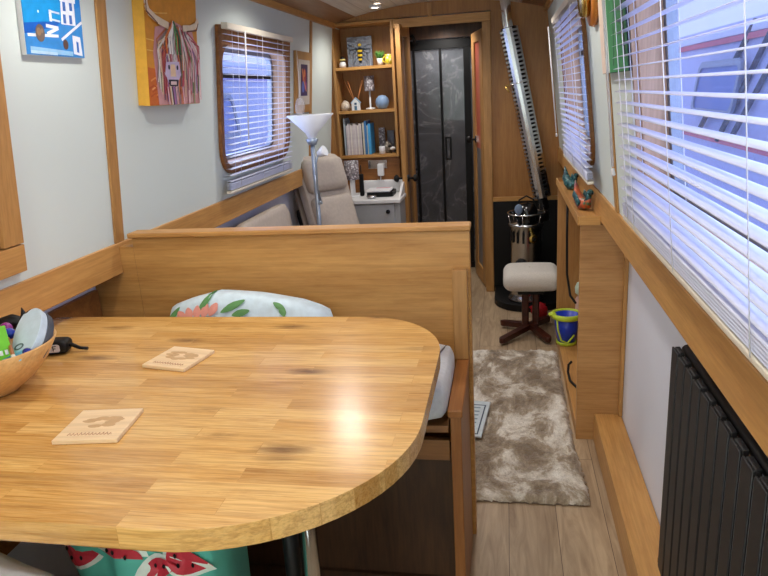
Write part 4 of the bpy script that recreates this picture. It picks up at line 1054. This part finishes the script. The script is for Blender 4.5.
def bee():
    e = thing('bee_picture', 'grey box picture of a yellow bee on the top shelf', 'picture', (-.98, yS, 1.611))
    ob('box_frame', box(bm_new(), -1.075, -.90, yS, yS+.02, 1.612, 1.808, .001), plain('bee_ground', (96, 94, 98), .2), e)
    ob('glass_front', box(bm_new(), -1.073, -.902, yS-.003, yS-.0012, 1.614, 1.806), 'glass', e)
    bm = bm_new(); yy = yS-.005
    cx = -.985
    for z, r, m in ((1.754, .013, 0), (1.729, .016, 1), (1.714, .019, 0), (1.700, .020, 1), (1.686, .019, 0), (1.672, .017, 1), (1.659, .014, 0), (1.646, .010, 1)):
        blob(bm, (cx, yy, z), (r, .003, .009), 2, mi=m)
    ob('bee_body', bm, [colour((222, 186, 40)), 'black'], e)
    for s in (-1, 1):
        for a, l in ((.25, .07), (-.35, .06)):
            bm = bm_new(); n = 16; pts = []
            for k in range(n+1):
                t = 2*PI*k/n; x = l*.5*(1+math.cos(t)); z = .013*math.sin(t)*(.5+x/l)
                pts.append((cx+s*(.016+x*math.cos(a)-z*math.sin(a)), yy, 1.726+x*math.sin(a)+z*math.cos(a)))
            tube(bm, pts, .0016, 5); ob('wing', bm, 'black', e)
        for k in range(3):
            bm = bm_new(); z = 1.714-.02*k; tube(bm, [(cx+s*.012, yy, z), (cx+s*.045, yy, z-.012-.01*k), (cx+s*.055, yy, z-.045)], .0014, 5); ob('bee_leg', bm, 'black', e)
bee()
def pot():
    c = (-.845, 4.74, 1.611)
    e = thing('potted_plant', 'tiny green plant in a white pot on the top shelf', 'plant', c)
    bm = bm_new(); lathe(bm, [(0, 0), (.017, 0), (.024, .045), (.021, .045), (.016, .035), (0, .035)], c, 20); ob('pot', bm, 'white', e)
    bm = bm_new()
    for k in range(46):
        a, r = rnd.random()*6.3, rnd.random()*.028; h = .03+rnd.random()*.035
        p = Vector((c[0]+r*.4*math.cos(a), c[1]+r*.4*math.sin(a), c[2]+.036)); q = p+Vector((r*1.3*math.cos(a), r*1.3*math.sin(a), h)); tube(bm, [p, (p+q)/2+Vector((0, 0, .006)), q], [.002, .003, .0006], 5)
    ob('foliage', bm, colour((84, 140, 60)), e)
pot()
def ytin():
    c = (-.784, 4.73, 1.611); e = thing('yellow_mug', 'yellow patterned mug at the right end of the top shelf', 'mug', c)
    bm = bm_new(); lathe(bm, [(0, 0), (.024, 0), (.025, .068), (.022, .068), (.021, .006), (0, .006)], c, 22); ob('mug_body', bm, m_figured('mug_print', (226, 214, 60), (244, 244, 220), 60, (150, 150, 40)), e)
    bm = bm_new(); tube(bm, [(c[0]-.024, c[1], c[2]+.055), (c[0]-.04, c[1], c[2]+.045), (c[0]-.04, c[1], c[2]+.025), (c[0]-.024, c[1], c[2]+.015)], .004, 8); ob('mug_handle', bm, colour((226, 214, 60)), e)
ytin()
def beepot():
    c = (-1.105, 4.72, 1.611); e = thing('ornament', 'small black and white bee ornament left of the bee picture', 'ornament', c)
    bm = bm_new(); lathe(bm, [(0, 0), (.020, .0), (.025, .018), (.018, .038), (0, .04)], c, 16); ob('lower_body', bm, 'white', e)
    bm = bm_new(); lathe(bm, [(0, .0405), (.016, .041), (.02, .055), (.014, .07), (0, .074)], c, 16); ob('upper_body', bm, 'black', e)
    bm = bm_new(); lathe(bm, [(.0205, .046), (.0225, .05), (.0205, .056)], c, 16); ob('band', bm, colour((220, 200, 120)), e)
beepot()
# second shelf
def diffuser():
    c = (-1.035, 4.75, 1.322); e = thing('reed_diffuser', 'reed diffuser with splayed brown sticks on the middle shelf', 'diffuser', c)
    bm = bm_new(); lathe(bm, [(0, 0), (.026, 0), (.026, .05), (.010, .062), (.010, .075), (.008, .075), (.007, .06), (0, .055)], c, 18); ob('flask', bm, 'glass_frost', e)
    for dx, dy in ((-.075, .01), (-.045, -.02), (.045, .02), (.06, -.01), (-.06, .03)):
        bm = bm_new(); tube(bm, [(c[0]-dx*.05, c[1]-dy*.05, c[2]+.02), (c[0]+dx, c[1]+dy, c[2]+.20)], .0022, 6); ob('reed', bm, colour((214, 136, 72)), e)
diffuser()
def house():
    c = (-1.025, 4.695, 1.322); e = thing('house_ornament', 'small white and blue wooden house on the middle shelf', 'ornament', c)
    bm = bm_new(); prism(bm, [(-.029, 0), (.029, 0), (.029, .052), (0, .082), (-.029, .052)], -.012, .012, T=Matrix.Translation(c) @ Matrix(((1, 0, 0, 0), (0, 0, -1, 0), (0, 1, 0, 0), (0, 0, 0, 1)))); ob('house_body', bm, 'white', e)
    bm = bm_new()
    for s in (-1, 1):
        prism(bm, [(s*.033, .048), (0, .083), (0, .088), (s*.036, .051)], -.013, .013, T=Matrix.Translation(c) @ Matrix(((1, 0, 0, 0), (0, 0, -1, 0), (0, 1, 0, 0), (0, 0, 0, 1))))
    ob('roof', bm, colour((150, 190, 214)), e)
    ob('house_door', box(bm_new(), c[0]-.009, c[0]+.009, c[1]-.0145, c[1]-.0125, c[2]+.002, c[2]+.030), colour((80, 120, 150)), e)
    ob('house_window', box(bm_new(), c[0]-.008, c[0]+.008, c[1]-.0145, c[1]-.0125, c[2]+.038, c[2]+.052), colour((60, 90, 120)), e)
house()
def shell():
    c = (-1.11, 4.735, 1.322); bm = bm_new(); lathe(bm, [(0, 0), (.030, .0), (.036, .025), (.026, .055), (.008, .07), (0, .072)], c, 18)
    single('shell_ornament', bm, m_figured('shell', (206, 190, 170), (236, 228, 216), 50, (120, 104, 90)), 'speckled shell ornament at the left end of the middle shelf', 'ornament')
shell()
def table_lamp(c, h, rs, hs, label, base, stem=.006):
    e = thing('table_lamp', label, 'lamp', c)
    bm = bm_new(); lathe(bm, [(0, 0), (base, 0), (base, .01), (stem, .014), (stem, h-hs*.5), (0, h-hs*.5)], c, 24); ob('lamp_base', bm, 'white', e)
    bm = bm_new(); lathe(bm, [(rs, h-hs), (rs, h), (rs-.002, h), (rs-.002, h-hs), (rs, h-hs)], c, 28); ob('lamp_shade', bm, 'mosaic', e)
    bm = bm_new(); lathe(bm, [(0, h-hs*.45), (.012, h-hs*.4), (.014, h-hs*.2), (0, h-hs*.12)], c, 14); ob('bulb', bm, 'glass_frost', e)
    return e
table_lamp((-.935, 4.76, 1.322), .225, .036, .10, 'small mosaic shaded lamp on a white stand on the middle shelf', .034)
def speaker():
    c = (-.845, 4.735, 1.322); bm = bm_new(); lathe(bm, [(0, 0), (.028, .002), (.044, .022), (.048, .045), (.042, .07), (.024, .088), (0, .092)], c, 28)
    single('round_speaker', bm, colour((132, 160, 196)), 'pale blue ball shaped speaker on the middle shelf', 'speaker')
speaker()
# books on the lower shelf
def books():
    z = 1.0155; x = -1.128; sp = [((176, 190, 200), .010, .255, 'tall pale grey binder at the left end of the book row'), ((120, 134, 146), .006, .24, 'thin slate grey book next to the pale binder')]
    pale = [((214, 204, 206), 'dusty pink'), ((224, 218, 216), 'off white'), ((200, 186, 192), 'mauve grey'), ((228, 222, 214), 'cream'), ((206, 196, 198), 'pale lilac')]
    k = 0
    for i in range(11):
        c, n = pale[i % 5]; ordn = ['first', 'second', 'third', 'fourth', 'fifth', 'sixth', 'seventh', 'eighth', 'ninth', 'tenth', 'eleventh'][i]
        sp.append((c, .0095, .205+.004*((i*3) % 4), 'thin %s magazine, %s from the left among the pale ones' % (n, ordn)))
    sp += [((44, 50, 60), .006, .21, 'thin black book between the magazines and the blue books'), ((214, 208, 190), .012, .222, 'cream paperback just left of the blue books'),
           ((60, 120, 180), .018, .232, 'mid blue book, first of the two blue ones'), ((196, 206, 200), .006, .20, 'thin white book between the two blue books'), ((70, 160, 216), .020, .212, 'bright blue book, second of the two blue ones')]
    for c, t, h, l in sp:
        lean = rnd.uniform(-.03, .01); e = thing('book', l, 'book', (x+t/2, 4.76, z), group='books on the lower shelf')
        T = Matrix.Translation((x, 4.70, z)) @ Matrix.Shear('XZ', 4, (0, 0))
        d = .145
        bm = bm_new(); box(bm, 0, t*.96, 0, d, 0, h, min(.002, t/5)); ob('cover', bm, colour(c), e, T)
        ob('page_block', box(bm_new(), t*.15, t*.8, .004, d+.001, .003, h+.0008), 'cream', e, T)
        x += t+.0006
books()
def small(name, c, prof, m, label, cat, ax=None, seg=18):
    bm = bm_new(); lathe(bm, prof, c, seg, ax=ax); return single(name, bm, m, label, cat)
def figures():
    e = thing('photo_card', 'dark patterned card leaning at the back of the book shelf', 'card', (-.86, 4.83, 1.016))
    ob('card_body', box(bm_new(), -.90, -.855, 4.82, 4.826, 1.016, 1.19), 'mosaic', e); ob('card_stand', box(bm_new(), -.885, -.87, 4.827, 4.845, 1.016, 1.10), 'black', e)
    e = thing('slate_plaque', 'grey slate plaque leaning behind the ornaments', 'plaque', (-.81, 4.83, 1.016))
    ob('plaque_body', box(bm_new(), -.835, -.785, 4.80, 4.806, 1.016, 1.17, .001), colour((92, 96, 108)), e); ob('plaque_foot', box(bm_new(), -.82, -.80, 4.807, 4.83, 1.016, 1.05), 'black', e)
    small('candle', (-.862, 4.715, 1.0155), [(0, 0), (.021, 0), (.021, .05), (.018, .052), (0, .048)], 'spec_white', 'short white candle on the book shelf beside the bright blue book', 'candle')
    small('stone_ornament', (-.83, 4.765, 1.0155), [(0, 0), (.028, 0), (.034, .03), (.026, .06), (.01, .08), (0, .085)], m_figured('pebble', (120, 112, 100), (190, 180, 160), 50, (70, 64, 60)), 'mottled brown stone ornament behind the white candle', 'ornament')
    c = Vector((-.785, 4.72, 1.0155)); e = thing('dog_figurine', 'tiny black and white animal figurine at the right end', 'figurine', c)
    bm = bm_new(); tube(bm, [c+Vector((-.018, 0, .03)), c+Vector((0, 0, .034)), c+Vector((.018, 0, .032))], [.010, .012, .009], 12); ob('body', bm, 'white', e)
    bm = bm_new(); blob(bm, c+Vector((-.024, 0, .050)), (.011, .009, .010), 2); tube(bm, [c+Vector((.018, 0, .035)), c+Vector((.03, 0, .06))], [.004, .001], 8); ob('head', bm, 'black', e)
    for a in (-.014, .014):
        for b in (-.006, .006):
            bm = bm_new(); tube(bm, [c+Vector((a, b, 0)), c+Vector((a, b, .028))], .0035, 6); ob('leg', bm, 'black', e)
figures()
# cabinet beneath
def cabinet():
    e = thing('cabinet', 'pale grey cupboard with light worktop under the bookcase', 'cabinet', (-.92, 4.5, 0))
    x0, x1, y0, y1 = -1.20, -.70, 4.34, 4.695
    ob('carcass', box(bm_new(), x0, x1, y0+.02, y1, 0, .722), 'grey_cab', e)
    d = ob('door', box(bm_new(), x0+.10, x1-.035, y0, y0+.019, .05, .715, .003), 'grey_cab', e)
    bm = bm_new(); lathe(bm, [(.006, 0), (.006, .012), (.014, .018), (.014, .024), (0, .028)], (-.775, y0-.0005, .668), 16, ax=(0, -1, 0)); ob('door_knob', bm, 'black', d)
    ob('worktop', box(bm_new(), x0, x1+.01, y0-.02, y1, .723, .748, .004), 'white', e)
    ob('splashback', box(bm_new(), -1.03, x1+.008, y1-.025, y1-.001, .749, .835, .008), 'white', e)
    bm = bm_new(); T = Matrix.Translation((x1-.006, 0, 0)) @ Matrix(((0, 0, 1, 0), (1, 0, 0, 0), (0, 1, 0, 0), (0, 0, 0, 1)))
    prism(bm, [(y1-.026, .749), (y0+.02, .749), (y0+.06, .76), (y0+.14, .79), (y0+.22, .822), (y1-.026, .835)], -.006, .008, T=T); ob('side_upstand', bm, 'white', e)
cabinet()
table_lamp((-1.045, 4.50, .749), .245, .050, .125, 'mosaic shaded bedside lamp on the grey cabinet', .046, .018)
def cabinet_things():
    e = thing('magazine_stack', 'open white magazine with red line on the grey cabinet', 'magazine', (-.86, 4.55, .749))
    ob('cover', box(bm_new(), -.95, -.78, 4.46, 4.64, .780, .788, .001), 'spec_white', e); ob('printed_line', box(bm_new(), -.90, -.80, 4.60, 4.62, .7885, .7895), colour((226, 150, 160)), e)
    e = thing('black_tray', 'shallow black tray under the magazine on the cabinet', 'tray', (-.86, 4.55, .749))
    bm = bm_new(); ring_plate(bm, rrect(-.94, -.76, 4.44, 4.62, .02), rrect(-.93, -.77, 4.45, 4.61, .015), .749, .779); ob('tray_rim', bm, 'black', e)
    ob('tray_base', box(bm_new(), -.931, -.769, 4.449, 4.611, .749, .755), 'black', e)
    small('brass_dish', (-.895, 4.395, .749), [(0, 0), (.028, 0), (.036, .018), (.033, .018), (.026, .004), (0, .004)], 'steel', 'little metal dish near the front of the cabinet', 'dish')
    e = thing('radio_handset', 'black upright handset beside the mosaic bedside lamp', 'handset', (-.985, 4.52, .749))
    ob('handset_body', box(bm_new(), -1.00, -.972, 4.51, 4.54, .749, .90, .006), 'black', e)
    bm = bm_new(); tube(bm, [(-.986, 4.525, .90), (-.986, 4.525, .96)], .004, 8); ob('aerial', bm, 'black', e)
    small('blue_jar', (-1.13, 4.48, .749), [(0, 0), (.02, 0), (.022, .045), (.014, .055), (0, .056)], colour((70, 120, 190)), 'small blue jar left of the bedside lamp', 'jar')
    e = thing('wall_socket', 'double socket with white plug on the alcove wall', 'socket', (-.90, 4.69, .93))
    ob('socket_plate', box(bm_new(), -.965, -.83, 4.690, 4.6995, .915, .975, .003), 'chrome', e)
    ob('plug', box(bm_new(), -.895, -.85, 4.655, 4.689, .865, .95, .006), 'white', e)
    bm = bm_new(); tube(bm, [(-.875, 4.67, .864), (-.88, 4.68, .82), (-.90, 4.68, .84)], .003, 6); ob('plug_cord', bm, 'white', e)
cabinet_things()

# ------------------------------------------------------------ doors and shower at the far end
def door_leaf(n, hx, hy, ang, wdt, z1, glass, knob_u, knob_z, st=.055, solid=None):
    e = thing('door_%d' % n, 'x', 'door', (hx, hy, 0), rot=(0, 0, ang)); del e['label']; del e['category']; e['kind'] = 'structure'
    T = wm(e)
    ob('stile', box(bm_new(), 0, st, -.016, .016, .01, z1, .002), 'oak_z', e, T); ob('stile', box(bm_new(), wdt-st, wdt, -.016, .016, .01, z1, .002), 'oak_z', e, T)
    ob('rail', box(bm_new(), st, wdt-st, -.016, .016, .01, .12, .002), 'oak_x', e, T); ob('rail', box(bm_new(), st, wdt-st, -.016, .016, z1-.07, z1, .002), 'oak_x', e, T)
    if solid:
        ob('upper_reflection', box(bm_new(), st, wdt-st, -.005, .005, 1.0, z1-.07), solid, e, T); ob('lower_panel', box(bm_new(), st, wdt-st, -.005, .005, .12, 1.0), colour((118, 118, 124), .3), e, T)
    else: ob('glass_panel', box(bm_new(), st, wdt-st, -.004, .004, .12, z1-.07), glass, e, T)
    for s in (-1, 1):
        bm = bm_new(); lathe(bm, [(.022, .0165), (.022, .022), (.008, .026), (.008, .05), (.024, .058), (.026, .072), (.016, .084), (0, .086)], (0, 0, 0), 16, ax=(0, s, 0)); ob('door_knob', bm, 'black', e, T @ Matrix.Translation((knob_u, 0, knob_z)))
    ob('lock_plate', box(bm_new(), knob_u-.03, knob_u+.028, -.0175, .0175, knob_z-.025, knob_z+.025, .001), 'chrome', e, T)
door_leaf(1, -.695, 4.60, math.radians(84), .27, 1.855, 'glass_smoke', .04, .845)
door_leaf(2, -.140, 4.76, math.radians(102), .42, 1.80, 'glass_smoke', .30, 1.06, st=.10, solid=colour((190, 92, 70), .3))  # red reflection in the upper glass painted as a solid panel colour
def shower():
    e = thing('shower_enclosure', 'black framed sliding shower doors with dark glass beyond the doorway', 'shower', (-.5, 5.42, 0))
    y0, y1 = 5.37, 5.41
    ob('frame_top', box(bm_new(), -.83, -.26, y0, y1, 1.725, 1.790, .002), 'black', e)
    ob('frame_bottom', box(bm_new(), -.83, -.26, y0, y1, 0, .05, .002), 'black', e)
    for x0, x1 in ((-.83, -.80), (-.315, -.262)): ob('frame_side', box(bm_new(), x0, x1, y0, y1, .051, 1.724, .002), 'black', e)
    for x0, x1, q in ((-.705, -.685, .0), (-.500, -.482, .0)): ob('door_stile', box(bm_new(), x0, x1, y0+.005, y1-.005, .051, 1.724, .002), 'black', e)
    for x0, x1 in ((-.799, -.706), (-.684, -.501), (-.481, -.316)): ob('shower_glass', box(bm_new(), x0, x1, y0+.017, y0+.023, .051, 1.724), 'glass_smoke', e)
    for x, z0, z1 in ((-.465, .89, 1.07), (-.73, .82, 1.0)):
        bm = bm_new(); ring_plate(bm, rrect(x-.004, x+.046, z0, z1, .008), rrect(x+.010, x+.032, z0+.014, z1-.014, .004), .022, .038)
        ob('pull_handle', bm, 'black', e, Matrix.Translation((0, y0, 0)) @ Matrix(((1, 0, 0, 0), (0, 0, -1, 0), (0, 1, 0, 0), (0, 0, 0, 1))))
    for x in (-.79, ): 
        bm = bm_new(); tube(bm, [(x, 5.34, 1.82), (x+.1, 5.34, 1.83), (x+.12, 5.34, 1.76)], .012, 8); ob('header_rail', bm, 'black', e)
shower()
# downlights
for k, (x, y) in enumerate(SPOTS):
    zc = ceil_z(x); e = thing('ceiling_downlight', 'round white recessed ceiling spotlight above the cabin', 'ceiling light', (x, y, zc-.012), group='recessed spotlights along the cabin ceiling')
    e['label'] = 'round recessed ceiling spotlight '+['nearest the bookcase', 'above the left armchair', 'above the far edge of the dining table', 'above the left side nearest the viewer', 'above the footstool', 'above the near end of the rug', 'above the radiator', 'at the very near end of the cabin'][k]
    c = (x, y, zc-.022)
    bm = bm_new(); lathe(bm, [(.026, .004), (.034, .0), (.040, .004), (.040, .020), (.026, .020), (.026, .004)], c, 24); ob('bezel', bm, 'white', e)
    bm = bm_new(); lathe(bm, [(0, .006), (.0255, .006), (.0255, .010), (0, .010)], c, 20); ob('lens', bm, 'bulb', e)
